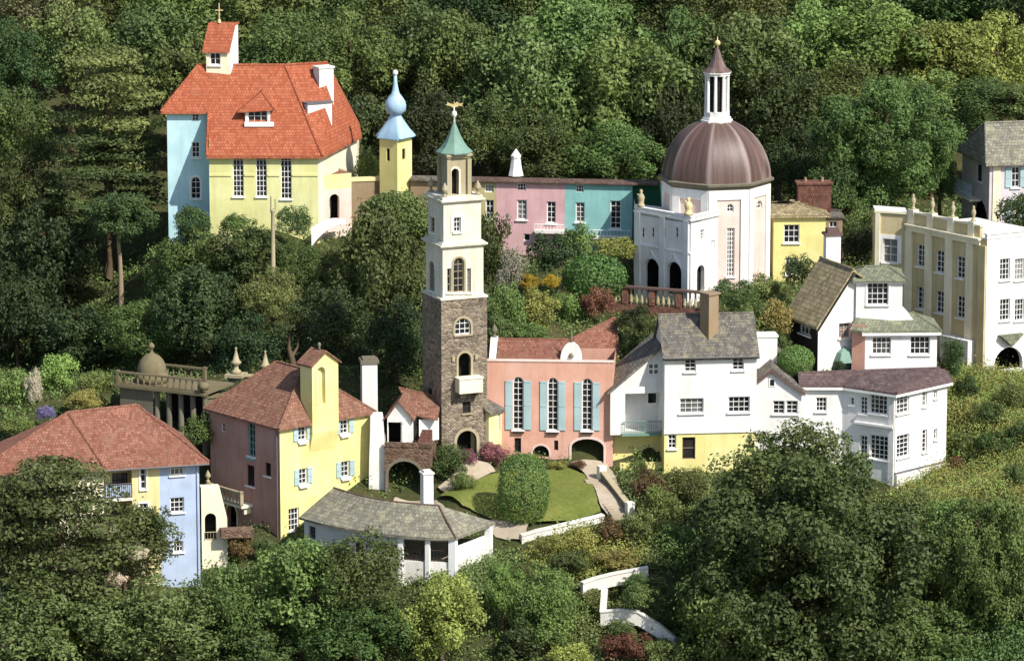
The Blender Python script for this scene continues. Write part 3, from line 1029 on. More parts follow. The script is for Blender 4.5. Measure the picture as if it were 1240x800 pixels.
# ---------------------------------------------------------------- grey roofed white house with yellow base
def white_house():
    a = 6
    u = dirv(a); v = Vector((-u.y, u.x, 0))
    Y = 0.5
    K = at(804, 572, Y)
    P = Vector((K.x, K.y, 0))
    z = lambda py: at(804, py, Y).z
    L = span(K, u, 915)
    zy, ze = z(524), z(431)
    D = 5.2
    b = Bld('white_house', 'white house with grey slate roof, tall tan chimney and yellow ground floor', 'house', K + u * L / 2 + v * D / 2)
    h = 2.5
    gl = [(0, ze), (D, ze), (D / 2, ze + h)]
    fr = Face(P, u, L)
    yl = span(K, u, 890)
    b.block(P, u, v, L, D, zy, ze, 'white_render', None,
            [Wn(829, 435, 843, 450, 2, 3), Wn(887, 433, 901, 448, 2, 3), Wn(823, 482, 852, 500, 4, 3, mat='white_paint'), Wn(882, 480, 908, 499, 4, 3)],
            [], None, gl)
    b.wall(fr, 'lemon_render', K.z - 2.5, zy, [Wn(809, 526, 819, 543, 2, 3), Wn(826, 529, 842, 556, 1, 2, mat='tan_render', name='door', glass='dark_interior', sill=False)], part='wall', s1=L)
    b.wall(Face(P + v * D, -v, D), 'lemon_render', K.z - 2.5, zy)
    fr.box(b.mb('string_course', 'white_paint'), -.03, L + .03, zy - .06, zy + .1, -.01, .1)
    b.hip(P, u, v, L, D, ze, h, .28, 'slate', 'u', 0, 0, th=.2)
    # gutter
    m = MB(); g0 = P - v * .36 + V(0, 0, ze - .12)
    m.tube([g0 - u * .1, g0 + u * (L + .1)], .06, 6)
    b.add('gutter', 'grey_lead', m)
    # tall chimney on the front slope
    c = P + u * (span(K, u, 861)) + v * 1.5
    b.chimney(c, dirv(40), .95, .95, ze + .4, z(356) - .35, 'tan_render', 'tan_render', 0)
    # left wing with lean-to roof and loggia
    wl = span(K, u, 742) * -1
    sb = 1.5
    Q = P + v * sb - u * wl
    fw = Face(Q, u, wl)
    zl = fw.st(746, 472)[1]; zr_ = fw.st(803, 420)[1]
    zb = fw.st(770, 524)[1]
    b.wall(fw, 'white_render', zb, zl, [Ar(757, 476, 803, 523, depth=1.5, arch=False, backmat='white_render', name='loggia')], [(0, zl), (wl, zl), (wl, zr_)])
    lf = MB()
    b.add
    gw = MB()
    # small windows of the wing, set in frames proud of the wall
    for r in ((785, 440, 797, 453), ):
        s0, q0, s1, q1 = fw.rect(r)
        w = MB()
        fw.box(w, s0, s1, q0, q1, .002, .05)
        for k in (0.0, .5, 1.0):
            pass
        wo = b.add('window', 'white_paint', w)
        pm = MB()
        for i in range(2):
            for j in range(2):
                dx, dz = (s1 - s0) / 2, (q1 - q0) / 2
                pm.poly([fw.pt(s0 + dx * i + .06, q0 + dz * j + .06, .054), fw.pt(s0 + dx * (i + 1) - .04, q0 + dz * j + .06, .054),
                         fw.pt(s0 + dx * (i + 1) - .04, q0 + dz * (j + 1) - .04, .054), fw.pt(s0 + dx * i + .06, q0 + dz * (j + 1) - .04, .054)])
        b.add('pane', 'window_glass', pm, wo)
    # window on the loggia's back wall
    fb = Face(Q + v * 1.5, u, wl)
    s0, q0, s1, q1 = fb.rect((783, 474, 796, 489))
    w = MB(); fb.box(w, s0, s1, q0, q1, .003, .06)
    wo = b.add('window', 'white_paint', w)
    pm = MB(); fb.box(pm, s0 + .1, s1 - .1, q0 + .1, q1 - .1, .06, .066)
    b.add('pane', 'window_glass', pm, wo)
    s0, q0, s1, q1 = fw.rect((754, 514, 804, 524))
    b.rail(fw.pt(s0, 0, .14), fw.pt(s1, 0, .14), q0 + .02, q1 - q0 + .25, 'copper_green', .13)
    fw.box(b.mb('balcony_slab', 'copper_green'), s0 - .1, s1 - .02, q0 - .14, q0, 0.0, .35)
    # wing side, back and yellow recessed base
    b.wall(Face(Q + v * 4.2, -v, 4.2), 'white_render', zb, zl)
    b.wall(Face(Q + v * .9, u, wl), 'lemon_render', K.z - 3, zb, [Ar(776, 541, 795, 556, depth=.4, trim='pale_yellow_render')])
    b.wall(Face(Q + v * 4.2, -v, 3.3), 'lemon_render', K.z - 3, zb)
    b.mb('floor', 'white_render').box(Q + V(0, 0, zb - .12) + v * .01, u * (wl - .01), v * 4, (0, 0, .118))
    s0 = fw.st(749, 560)[0]
    fw.box(b.mb('terrace_wall', 'lemon_render'), s0, wl, K.z - 3, fw.st(770, 557)[1], .6, .8)
    e0, e1 = Q - u * .3 - v * .3 + V(0, 0, zl - .2), Q + u * (wl - .02) - v * .3 + V(0, 0, zr_ + .1)
    b.roof([[e0, e1, e1 + v * 5, e0 + v * 5]], 'slate', .14)
    # middle gabled part
    M = P + u * L + v * .9
    a2 = -2
    u2 = dirv(a2); v2 = Vector((-u2.y, u2.x, 0))
    KM = V(M.x, M.y, K.z)
    Lm = span(KM, u2, 972)
    fm = Face(M, u2, Lm)
    zg = fm.st(972, 472)[1]
    z_l = fm.st(914, 460)[1]
    apx, apz = fm.st(934, 444)
    b.wall(fm, 'white_render', K.z - 2.5, zg, [Wn(936, 485, 950, 501, 2, 3), Wn(952, 485, 966, 501, 2, 3)],
           [(0, zg), (Lm, zg), (apx, apz), (0, z_l)])
    b.wall(Face(M + u2 * Lm, v2, 5), 'white_render', K.z - 2.5, zg)
    s0, q0, s1, q1 = fm.rect((931, 458, 939, 468))
    w = MB(); fm.box(w, s0, s1, q0, q1, .003, .05)
    wo = b.add('window', 'white_paint', w)
    pm = MB(); fm.box(pm, s0 + .08, s1 - .08, q0 + .08, q1 - .08, .05, .056)
    b.add('pane', 'window_glass', pm, wo)
    A = fm.pt(apx, apz + .05, .3); Lp = fm.pt(-.15, z_l - .08, .3); Rp = fm.pt(Lm + .1, zg - .02, .3)
    b.roof([[Lp, A, A + v2 * 4, Lp + v2 * 4], [A, Rp, Rp + v2 * 4, A + v2 * 4]], 'slate', .14)
    m = b.mb('bargeboard', 'brown_fascia')
    for p, q in ((Lp, A), (A, Rp)):
        m.prism([p - V(0, 0, .15), q - V(0, 0, .15), q - V(0, 0, .4), p - V(0, 0, .4)], v2 * .06)
    # upper slope behind, running down to the right, and its white flat dormer
    B0, B1 = V(M.x, M.y, 0) + v2 * 3.0 + V(0, 0, ze + .6), V(M.x, M.y, 0) + u2 * (Lm + .6) + v2 * 3.4 + V(0, 0, zg + .5)
    b.roof([[B0, B1, B1 + v2 * 3, B0 + v2 * 3]], 'slate', .14)
    q = at(914, 420, 4.5)
    m = MB(); m.box(V(q.x, q.y, q.z - 1.6), u * 1.65, v * 1.4, (0, 0, 2.3))
    dm = b.add('flat_dormer', 'white_render', m)
    m = MB(); m.box(V(q.x, q.y, q.z + .702) - (u + v) * .08, u * 1.81, v * 1.56, (0, 0, .12))
    b.add('dormer_roof', 'white_weathered', m, dm)
    b.done()
white_house()

# ---------------------------------------------------------------- white house with plum roof and bay corner
def bay_house():
    K = at(1083, 584, 0)
    P = Vector((K.x, K.y, 0))
    u = dirv(44)
    w_ = dirv(180 - 34)                       # left face runs back to the left
    Lr = span(K, u, 1145); Ll = span(K, w_, 1019)
    ze = at(1083, 474, 0).z
    z0 = K.z - 1.5
    b = Bld('corner_house', 'white two storey corner house with a low plum slate roof, lowest of the white houses', 'house', K + V(0, 3, 0))
    fr = Face(P, u, Lr)
    fl = Face(P + w_ * Ll, -w_, Ll)
    b.wall(fr, 'white_render', z0, ze, [Wn(1086, 478, 1101, 500, 3, 4), Wn(1117, 473, 1122.5, 492, 1, 3), Wn(1131, 472, 1135, 482, 1, 2),
                                        Wn(1086, 526, 1101, 553, 3, 5), Wn(1117, 520, 1122.5, 547, 1, 5), Wn(1131, 519, 1135, 532, 1, 2)])
    b.wall(fl, 'white_render', z0, ze, [Wn(1041, 480, 1050, 501, 2, 4), Wn(1053, 478, 1074, 501, 4, 4), Wn(1029, 481, 1034, 490, 1, 2),
                                        Wn(1041, 527, 1050, 556, 2, 5), Wn(1053, 527, 1075, 556, 4, 5)])
    # projecting bay band between the storeys
    s0 = fl.st(1036, 510)[0]; s1 = Ll - .1
    za, zb = fl.st(1060, 515)[1], fl.st(1060, 505)[1]
    fl.box(b.mb('bay_ledge', 'white_paint'), s0, s1, za, za + .16, 0, .28)
    # plinth line
    zp = fr.st(1085, 574)[1]
    fr.box(b.mb('plinth', 'grey_lead'), -.02, Lr + .02, zp, zp + .14, .0, .1)
    fr.box(b.mb('plinth_base', 'white_weathered'), -.02, Lr + .3, z0, zp - .002, .0, .25)
    # straight wall running left to the middle house
    Q = P + w_ * Ll
    u3 = dirv(-1)
    KQ = V(Q.x, Q.y, K.z)
    L3 = -span(KQ, u3, 966)
    f3 = Face(Q - u3 * L3, u3, L3)
    b.wall(f3, 'white_render', z0, ze, [Wn(988, 481, 1001, 498, 3, 3)])
    T = P + u * Lr
    back = Q - u3 * L3
    b.wall(Face(T, V(0, 1, 0), 4), 'white_render', z0, ze)
    # roof: low, one big plum slope, wrapping the corner
    e = V(0, 0, ze - .02)
    o = .3
    nl = Vector((-w_.y, w_.x, 0)) if Vector((-w_.y, w_.x, 0)).y < 0 else Vector((w_.y, -w_.x, 0))
    c0 = back + V(0, -o, 0) + e
    c1 = Q + V(-.05, -o, 0) + e
    c2 = P + V(.0, -.45, 0) + e
    c3 = T + Vector((u.y, -u.x, 0)) * o + u * o + e
    zr = ze + .75
    r0, r1 = onz(966, 451, zr), onz(1138, 445, zr)
    r05 = r0.lerp(r1, .4)
    b.roof([[c0, c1, r05, r0], [c1, c2, r05], [c2, r1, r05], [c2, c3, r1], [r0, r1, r1 + V(0, 4, -.8), r0 + V(0, 4, -.8)], [c3, c3 + V(0, 5, 0), r1 + V(0, 4, -.8), r1]], 'plum_slate', .15,
           caps=[(c2, r1), (r0, r05), (r05, r1)], cr=.07)
    m = b.mb('fascia', 'white_paint')
    for p, q in ((c0, c1), (c1, c2), (c2, c3)):
        n = (q - p).cross(V(0, 0, 1)).normalized()
        m.prism([p - n * .0 - V(0, 0, .152), q - V(0, 0, .152), q - V(0, 0, .34), p - V(0, 0, .34)], -n * .08)
    m = MB()
    q = P + V(-.12, -.1, 0)
    m.tube([V(q.x, q.y, ze - .3), V(q.x, q.y, K.z - .5)], .05, 6)
    b.add('drainpipe', 'white_paint', m)
    b.done()
bay_house()

# ---------------------------------------------------------------- white chalet with square turret, above the plum roof
def chalet():
    Y = 6
    b = None
    # main lower storey
    u = dirv(2); v = Vector((-u.y, u.x, 0))
    K = at(1047, 452, Y)
    P = Vector((K.x, K.y, 0))
    b = Bld('chalet_house', 'white chalet with square turret, steep mossy side roof and a green canopy', 'house', K + V(0, 2.5, 0))
    zl = at(1047, 400, Y).z
    L = span(K, u, 1134)
    D = 4.2
    b.block(P, u, v, L, D, K.z - 1.5, zl, 'white_render', 'coral_render',
            [Wn(1056, 408, 1079, 429, 4, 3), Wn(1102, 407, 1126, 429, 4, 3)])
    # pink side wall returns towards the left
    g = dirv(152)
    Lg = span(K, g, 1031)
    b.wall(Face(P + g * Lg, -g, Lg), 'coral_render', K.z - 1.5, zl + .4)
    # turret
    zt = at(1036, 340, Y + 1.2).z
    KT = at(1036, 400, Y + 1.2)
    PT = Vector((KT.x, KT.y, 0))
    LT = span(KT, u, 1092)
    b.block(PT, u, v, LT, LT, K.z, zt, 'white_render', None, [Wn(1050, 342, 1076, 369, 4, 4, trim='white_paint')])
    ez = V(0, 0, zt)
    b.slab('eaves', 'white_paint', PT, u, v, LT, LT, zt - .16, zt, .22)
    b.hip(PT, u, v, LT, LT, zt + .2, .55, .32, 'green_slate', 'u', .9, .9, th=.14)
    # sloping white shoulder at the right of the turret
    ft = Face(PT, u, LT + 3)
    s1 = LT
    pz = [ft.st(1092, 372)[1], ft.st(1107, 388)[1]]
    m = b.mb('shoulder_wall', 'white_render')
    sx = ft.st(1107, 388)[0]
    m.prism([ft.pt(s1 + .002, zl - .3, -.05), ft.pt(sx, zl - .3, -.05), ft.pt(sx, pz[1], -.05), ft.pt(s1 + .002, pz[0], -.05)], -ft.n * 1.6)
    # lower roof
    o = .3
    e = V(0, 0, zl)
    zr = zl + .72
    c0 = P - u * .25 - v * o + e; c1 = P + u * (L + o) - v * o + e; c2 = P + u * (L + o) + v * (D + o) + e
    cl = P + g * Lg + V(-.2, -.25, 0) + e
    r0 = V(PT.x, PT.y, zr) - v * .0 + u * .0
    r1 = PT + u * (LT + .9) + v * 1.2 + V(0, 0, zr + .15)
    r0 = PT + V(0, -.02, zr)
    b.roof([[c0, c1, r1, r0], [c1, c2, r1], [cl, c0, r0]], 'green_slate', .14, caps=[(c1, r1)])
    m = b.mb('fascia', 'white_paint')
    for p, q in ((c0, c1), (c1, c2)):
        n = (q - p).cross(V(0, 0, 1)).normalized()
        m.prism([p - V(0, 0, .142), q - V(0, 0, .142), q - V(0, 0, .34), p - V(0, 0, .34)], -n * .08)
    # chalet range with steep roof
    KC = at(990, 450, Y + .2)
    PC = Vector((KC.x, KC.y, 0))
    uc = dirv(24); vc = Vector((-uc.y, uc.x, 0))
    W2 = span(KC, uc, 1046)
    Ld = span(KC, vc, 957)
    fc = Face(PC, uc, W2)
    fs = Face(PC + vc * Ld, -vc, Ld)
    zc = fc.st(990, 393)[1]
    aps, apz = fc.st(1030, 326)
    b.wall(fc, 'white_render', KC.z - 1.5, zc, [Wn(1016, 391, 1030, 409, 2, 2, mat='coral_render', depth=.3)], [(0, zc), (W2, zc), (W2, apz - .6), (aps, apz - .1)])
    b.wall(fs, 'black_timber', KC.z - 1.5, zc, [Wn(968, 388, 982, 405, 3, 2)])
    o = .45
    A0 = fc.pt(-.35, zc - .12, o); A1 = fc.pt(aps, apz + .08, o)
    B0 = A0 + vc * (Ld + 2 * o); B1 = A1 + vc * (Ld + 2 * o)
    C0 = fc.pt(W2 + .6, apz - 1.2, o); C1 = C0 + vc * (Ld + 2 * o)
    b.roof([[A0, A1, B1, B0], [A1, C0, C1, B1]], 'mossy_shingle', .18, caps=[(A1, B1)])
    b.wall(Face(PC + vc * Ld + uc * W2, -uc, W2), 'white_render', KC.z - 1.5, zc, (), [(0, zc), (W2, zc), (W2 - aps, apz - .1)])
    # dark brackets under the verge
    m = b.mb('verge_board', 'black_timber')
    for p, q in ((A0, A1),):
        m.prism([p - V(0, 0, .185), q - V(0, 0, .185), q - V(0, 0, .5), p - V(0, 0, .5)], vc * .08)
    # green canopy over the entrance
    cn = fc.st(1021, 437)
    m = MB()
    s0, q0, s1_, q1 = fc.rect((1009, 418, 1035, 437))
    mid = (s0 + s1_) / 2
    top = fc.pt(mid, q1, .3)
    m.smooth = False
    ring = [fc.pt(s0, q0, .02), fc.pt(s0 + .1, q0, .8), fc.pt(s1_ - .1, q0, .8), fc.pt(s1_, q0, .02)]
    sh = [p.lerp(fc.pt(mid, p.z, .1), .35) + V(0, 0, .62 * (q1 - q0)) for p in ring]
    for i in range(3):
        m.poly([ring[i], ring[i + 1], sh[i + 1], sh[i]])
        m.poly([sh[i], sh[i + 1], fc.pt(mid, q1, .05)])
    b.add('canopy', 'copper_green', m)
    m = MB(); fc.box(m, s0 + .2, s1_ - .2, KC.z - 1, q0 - .05, .003, .06)
    b.add('door', 'copper_green', m)
    # white chimney rising behind the steep roof
    c = at(1007, 340, Y + 5.5)
    m = MB()
    t = dirv(10); tv = Vector((-t.y, t.x, 0))
    zt2 = at(1007, 284, Y + 5.5).z
    m.cbox(c, t, 1.35, .9, c.z - 4, c.z + .6)
    m.prism([V(c.x, c.y, c.z + .6) + t * x + tv * y for x, y in ((-.675, -.45), (.675, -.45), (.675, .45), (-.675, .45))], (0, 0, .001))
    m.cbox(c, t, 1.1, .85, c.z + .601, zt2)
    ch = b.add('chimney', 'white_render', m)
    m = MB(); m.cbox(c, t, 1.35, 1.1, zt2 + .002, zt2 + .16); m.cbox(c, t, .9, .65, zt2 + .16, zt2 + .5)
    b.add('chimney_cap', 'brown_fascia', m, ch)
    b.done()
chalet()

# ---------------------------------------------------------------- ochre colonnade house on the right
def ochre_house():
    K = at(1192, 452, 12)
    P = Vector((K.x, K.y, 0))
    w_ = dirv(180 - 52)
    u = dirv(27)
    Lr = 6.0
    Ll = span(K, w_, 1097)
    z = lambda py: at(1192, py, 12).z
    zt = z(290)
    b = Bld('ochre_house', 'long ochre house with pale pilasters, parapet urns and a white gable end', 'house', K + V(0, 4, 0))
    fr = Face(P, u, Lr); fl = Face(P + w_ * Ll, -w_, Ll)
    z0 = K.z - 1.5
    wins = []
    wins += [Wn(1110, 296, 1120, 323, 2, 4), Wn(1133, 303, 1143, 330, 2, 4), Wn(1158, 310, 1168, 337, 2, 4),
             Wn(1110, 347, 1120, 374, 2, 4), Wn(1133, 352, 1143, 379, 2, 4), Wn(1158, 358, 1168, 385, 2, 4)]
    b.wall(fl, 'ochre_render', z0, zt, wins)
    b.wall(fr, 'white_render', z0, zt, [Wn(1211, 313, 1223, 339, 3, 4), Wn(1229, 313, 1240, 339, 3, 4), Wn(1211, 362, 1223, 388, 3, 4), Wn(1229, 362, 1240, 388, 3, 4),
                                        Ar(1204, 420, 1238, 447, depth=2.2, trim='white_paint')])
    b.wall(Face(P + u * Lr, Vector((-w_.x, w_.y, 0)) * 0 + w_, Ll), 'white_render', z0, zt)
    # pilasters, cornice, parapet, urns
    for px in (1100.5, 1124.5, 1149, 1174.5, 1190):
        s = fl.st(px, 340)[0]
        fl.box(b.mb('pilaster', 'cream_render' if px < 1189 else 'ochre_render'), s - .35, min(s + .35, Ll - .02), z0, zt - .5, 0, .16)
    fl.box(b.mb('cornice', 'cream_render'), -.02, Ll - .6, zt - .5, zt - .12, -.02, .22)
    fl.box(b.mb('cornice', 'cream_render'), -.05, Ll - .5, zt - .12, zt + .02, -.05, .4)
    fl.box(b.mb('parapet', 'ochre_render'), .1, Ll - .8, zt + .02, zt + .85, -.3, .0)
    fl.box(b.mb('coping', 'cream_render'), .02, Ll - .7, zt + .851, zt + .97, -.36, .08)
    for px in (1101, 1127, 1152, 1177):
        s = max(.35, fl.st(px, 262)[0])
        fl.box(b.mb('parapet_pier', 'cream_render'), s - .32, s + .32, zt + .022, zt + 1.12, -.42, .12)
        m = MB(); m.smooth = True
        q = fl.pt(s, zt + 1.12, -.15)
        m.lathe(q, [(0, 0), (.2, 0), (.17, .12), (.09, .2), (.13, .4), (.2, .62), (.15, .84), (.08, .95), (.12, 1.05), (.07, 1.14), (0, 1.18)], 9)
        b.add('urn', 'buff_stone', m)
    # flat lead roof and white parapet of the end
    v = Vector((-u.y, u.x, 0))
    m = b.mb('flat_roof', 'white_weathered')
    m.prism([P + V(0, 0, zt - .12) + w_ * .02 + u * .02, P + u * Lr + V(0, 0, zt - .12), P + u * Lr + w_ * Ll + V(0, 0, zt - .12), P + w_ * Ll + V(0, 0, zt - .12)], (0, 0, .1))
    fr.box(b.mb('end_parapet', 'white_render'), -.02, Lr, zt, zt + .35, -.3, .05)
    fr.box(b.mb('end_coping', 'white_paint'), -.1, Lr, zt + .352, zt + .45, -.36, .12)
    # pediment hood over the arch
    s0, q0, s1, q1 = fr.rect((1208, 404, 1236, 418))
    mid = (s0 + s1) / 2
    b.mb('door_hood', 'green_slate').prism([fr.pt(s0, q1, .0), fr.pt(mid, q0, .0), fr.pt(s1, q1, .0)], fr.n * .5)
    # lower white arched base at the foot of the facade
    s0, s1 = fl.st(1146, 430)[0], fl.st(1180, 430)[0]
    zb = fl.st(1165, 408)[1]
    fl.box(b.mb('arched_base', 'white_render'), s0, s1, z0, zb, .0, .7)
    # left block
    Q = P + w_ * Ll
    KQ = V(Q.x, Q.y, K.z)
    d = dirv(180 - 22)
    Lb = span(KQ, d, 1058)
    fb = Face(Q + d * Lb, -d, Lb)
    zq = fb.st(1075, 258)[1]
    b.wall(fb, 'ochre_render', z0, zq, [Wn(1069, 289, 1087, 318, 2, 3, trim='white_paint', tw=.3)])
    b.wall(Face(Q + d * Lb + V(0, 3, 0), V(0, -1, 0), 3), 'ochre_render', z0, zq)
    m = b.mb('flat_roof', 'white_weathered')
    m.prism([Q + V(0, 0, zq - .1), Q + d * Lb + V(0, 0, zq - .1), Q + d * Lb + V(0, 3, zq - .1), Q + V(0, 3, zq - .1)], (0, 0, .1))
    fb.box(b.mb('coping', 'cream_render'), -.1, Lb, zq + .002, zq + .14, -.3, .12)
    fb.box(b.mb('pilaster', 'cream_render'), 0, .35, z0, zq - .01, 0, .12)
    b.done()
ochre_house()

# ---------------------------------------------------------------- lilac house at the top right
def lilac_house():
    Y = 30
    a = 12
    u = dirv(a); v = Vector((-u.y, u.x, 0))
    K = at(1197, 275, Y)
    P = Vector((K.x, K.y, 0))
    zt = at(1197, 196, Y).z
    Lr = 6; Ll = span(K, v, 1164)
    b = Bld('lilac_house', 'pale lilac house with grey slate roof and blue shutters in the right-hand trees', 'house', K + u * 2 + v * 3)
    b.block(P, u, v, Lr, Ll, K.z - 2.5, zt, 'lilac_render', None,
            [Wn(1225, 202, 1235, 227, 2, 3, shut='shutter_blue', sw=.5), Wn(1225, 242, 1235, 264, 2, 3, shut='shutter_blue', sw=.5)],
            [Wn(1183, 199, 1189, 219, 1, 3, mat='dark_wood'), Ar(1176, 240, 1196, 272, depth=.8)])
    fr = Face(P, u, Lr); fl = Face(P + v * Ll, -v, Ll)
    s0, s1 = fr.st(1202, 230)[0], fr.st(1211, 230)[0]
    fr.box(b.mb('pilaster', 'cream_render'), s0, s1, K.z - 2, zt - .05, 0, .08)
    s0, q0, s1, q1 = fl.rect((1167, 219, 1188, 236))
    b.rail(fl.pt(s0, 0, .8), fl.pt(s1, 0, .8), q0, q1 - q0, 'shutter_blue', .2)
    fl.box(b.mb('balcony_slab', 'cream_render'), s0, s1, q0 - .15, q0, 0, .9)
    b.hip(P, u, v, 14, Ll, zt, 2.5, .45, 'stone_slate', 'u', .7, 0, th=.2)
    b.done()
lilac_house()
# ---------------------------------------------------------------- domed rotunda with loggia front
def rotunda():
    Yc = 24
    K = at(869, 352, 20)
    C = at(869, 352, 20); C = V(C.x, Yc, C.z)
    Rr = 4.08                              # vertex radius
    b = Bld('domed_rotunda', 'pale pink octagonal rotunda with large brown lead dome, lantern and white loggia', 'rotunda', V(C.x, C.y - 2, C.z))
    zt = at(869, 231, 20).z
    z0 = C.z - 2
    off = 12
    vs = []
    for k in range(8):
        be = R(off - 22.5 + 45 * k)        # azimuth from the camera direction, to the right
        vs.append(V(C.x + Rr * math.sin(be), C.y - Rr * math.cos(be), 0))
    for k in range(8):
        p, q = vs[k], vs[(k + 1) % 8]
        d = (q - p); Wd = d.length; d.normalize()
        f = Face(p, d, Wd)
        ops = []
        if k == 0:
            ops = [Wn(880, 276, 889.5, 335, 3, 11, bw=.045), Wn(880, 247, 888.5, 257, 2, 2, arch=True, sill=False)]
        if k == 1:
            ops = [Wn(916, 243, 923, 253, 2, 2, arch=True, sill=False)]
        b.wall(f, 'blush_render', z0, zt, ops)
        pw = .62
        for s in (0, Wd - pw):
            f.box(b.mb('corner_pilaster', 'white_render'), s, s + pw, z0, zt - .01, 0, .12)
        f.box(b.mb('frieze', 'white_render'), pw, Wd - pw, zt - .75, zt - .01, 0, .1)
        if k in (0, 1, 7):
            cx = Wd / 2
            m = MB(); m.smooth = True
            q = f.pt(cx, (f.st(884, 252)[1]), .03)
            for w in range(16):
                pass
    # cornice of weathered stone
    m = MB()
    m.lathe((C.x, C.y, zt), [(Rr * .9, 0), (Rr + .06, 0), (Rr + .12, .16), (Rr + .34, .28), (Rr + .38, .44), (Rr + .1, .5), (Rr * .9, .52)], 8, R(off - 22.5 - 90))
    b.add('cornice', 'grey_stone', m)
    # dome
    m = MB(); m.smooth = True; m.uvs = []
    Rd = Rr + .02
    prof = []
    H = 4.35
    prof = [(1.005, -.02), (1.0, .04), (.992, .12), (.965, .25), (.92, .38), (.855, .51), (.77, .64), (.665, .755), (.54, .855), (.40, .93), (.27, .975)]
    seg = 64; n = len(prof)
    for k in range(seg):
        a = 2 * math.pi * k / seg
        loc = (k % 8) / 8 * math.pi / 4 - math.pi / 8
        oc = math.cos(math.pi / 8) / math.cos(loc)
        rr = Rd * (.35 + .65 * oc) if k % 8 else Rd * 1.025
        ang = a + R(off - 22.5 - 90)
        for r, z in prof:
            m.v.append(V(C.x + math.cos(ang) * r * rr, C.y + math.sin(ang) * r * rr, zt + .5 + z * H))
    for k in range(seg):
        l = (k + 1) % seg
        for j in range(n - 1):
            m.f.append((k * n + j, l * n + j, l * n + j + 1, k * n + j + 1))
            u0, u1 = k / seg, (k + 1) / seg
            m.uvs.append([(u0, prof[j][1]), (u1, prof[j][1]), (u1, prof[j + 1][1]), (u0, prof[j + 1][1])])
    b.add('dome', 'dome_lead', m)
    # lantern
    zl = zt + .5 + H * .965
    m = MB()
    m.lathe((C.x, C.y, zl), [(1.25, -.1), (1.25, .12), (1.12, .14), (1.12, .3), (1.0, .32), (1.0, .75), (.0, .75)], 8, R(off))
    ln = b.add('lantern', 'white_render', m)
    zc = zl + .75
    zk = at(867, 91, Yc).z
    m = MB()
    for k in range(8):
        w = R(off - 90 + 45 * k + 22.5)
        m.lathe((C.x + .82 * math.cos(w), C.y + .82 * math.sin(w), zc), [(.0, 0), (.15, 0), (.13, .1), (.115, zk - zc - .1), (.16, zk - zc - .05), (.16, zk - zc), (0, zk - zc)], 8)
    b.add('column', 'white_paint', m, ln)
    m = MB()
    m.lathe((C.x, C.y, zc), [(.6, 0), (.6, zk - zc)], 8, R(off))
    b.add('core', 'dark_interior', m, ln)
    m = MB()
    m.lathe((C.x, C.y, zk), [(0, 0), (1.0, 0), (1.05, .12), (1.12, .2), (1.12, .26), (0, .26)], 8, R(off))
    b.add('entablature', 'white_paint', m, ln)
    m = MB()
    m.lathe((C.x, C.y, zk + .262), [(0, 0), (1.12, 0), (.72, .35), (.42, .95), (.2, 1.6), (.08, 1.8), (0, 1.8)], 8, R(off))
    b.add('lantern_roof', 'dome_lead', m, ln)
    m = MB(); m.smooth = True
    zf = zk + 2.05
    m.lathe((C.x, C.y, zf), [(0, -.1), (.06, 0), (.06, .15), (.2, .25), (.24, .4), (.18, .55), (.05, .62), (.02, .9), (0, .9)], 10)
    b.add('ball_finial', 'gold_leaf', m, ln)
    # loggia front
    Kl = at(836, 354, 17.6)
    P = Vector((Kl.x, Kl.y, 0))
    u = dirv(50); w_ = dirv(180 - 46)
    Lr = 3.4; Ll = span(Kl, w_, 769)
    fr = Face(P, u, Lr); fl = Face(P + w_ * Ll, -w_, Ll)
    zp = at(836, 263, 17.6).z
    z0 = Kl.z - 1.5
    slits = [Wn(x, 275, x + 3.2, 288, 1, 2, sill=False, bw=.03, fw=.04, depth=.12) for x in (777, 789, 803, 818)]
    b.wall(fl, 'white_render', z0, zp, [Ar(780, 313, 798, 356, depth=2.0), Ar(807, 317, 825, 357, depth=2.0)] + slits, part='loggia_wall')
    b.wall(fr, 'white_render', z0, zp, [Wn(848, 278, 853, 290, 2, 3, sill=False), Wn(861, 291, 866, 304, 2, 3, sill=False), Ar(844, 321, 853, 353, depth=1.0)], part='loggia_wall')
    b.wall(Face(P + w_ * Ll + V(0, 4, 0), V(0, -1, 0), 4), 'white_render', z0, zp, part='loggia_wall')
    m = b.mb('loggia_roof', 'white_weathered')
    m.prism([P + V(0, 0, zp - .5), P + u * Lr + V(0, 0, zp - .5), V(C.x, C.y - 2.5, zp - .5), P + w_ * Ll + V(0, 4, zp - .5), P + w_ * Ll + V(0, 0, zp - .5)], (0, 0, .1))
    for f, L in ((fl, Ll), (fr, Lr)):
        f.box(b.mb('loggia_cornice', 'white_paint'), -.1, L + (.1 if f is fl else 0), zp - .3, zp - .18, .0, .14)
        f.box(b.mb('loggia_cornice', 'white_paint'), -.05, L + (.05 if f is fl else 0), zp, zp + .12, -.25, .1)
    for px in (773, 802.5, 831.5):         # buttress-like piers
        s = fl.st(px, 320)[0]
        fl.box(b.mb('pier', 'white_render'), max(0, s - .26), min(Ll - .003, s + .26), z0, zp - .301, .0, .16)
    zs = fl.st(800, 300)[1]
    fl.box(b.mb('string_course', 'white_paint'), .0, Ll, zs - .06, zs + .06, .0, .12)
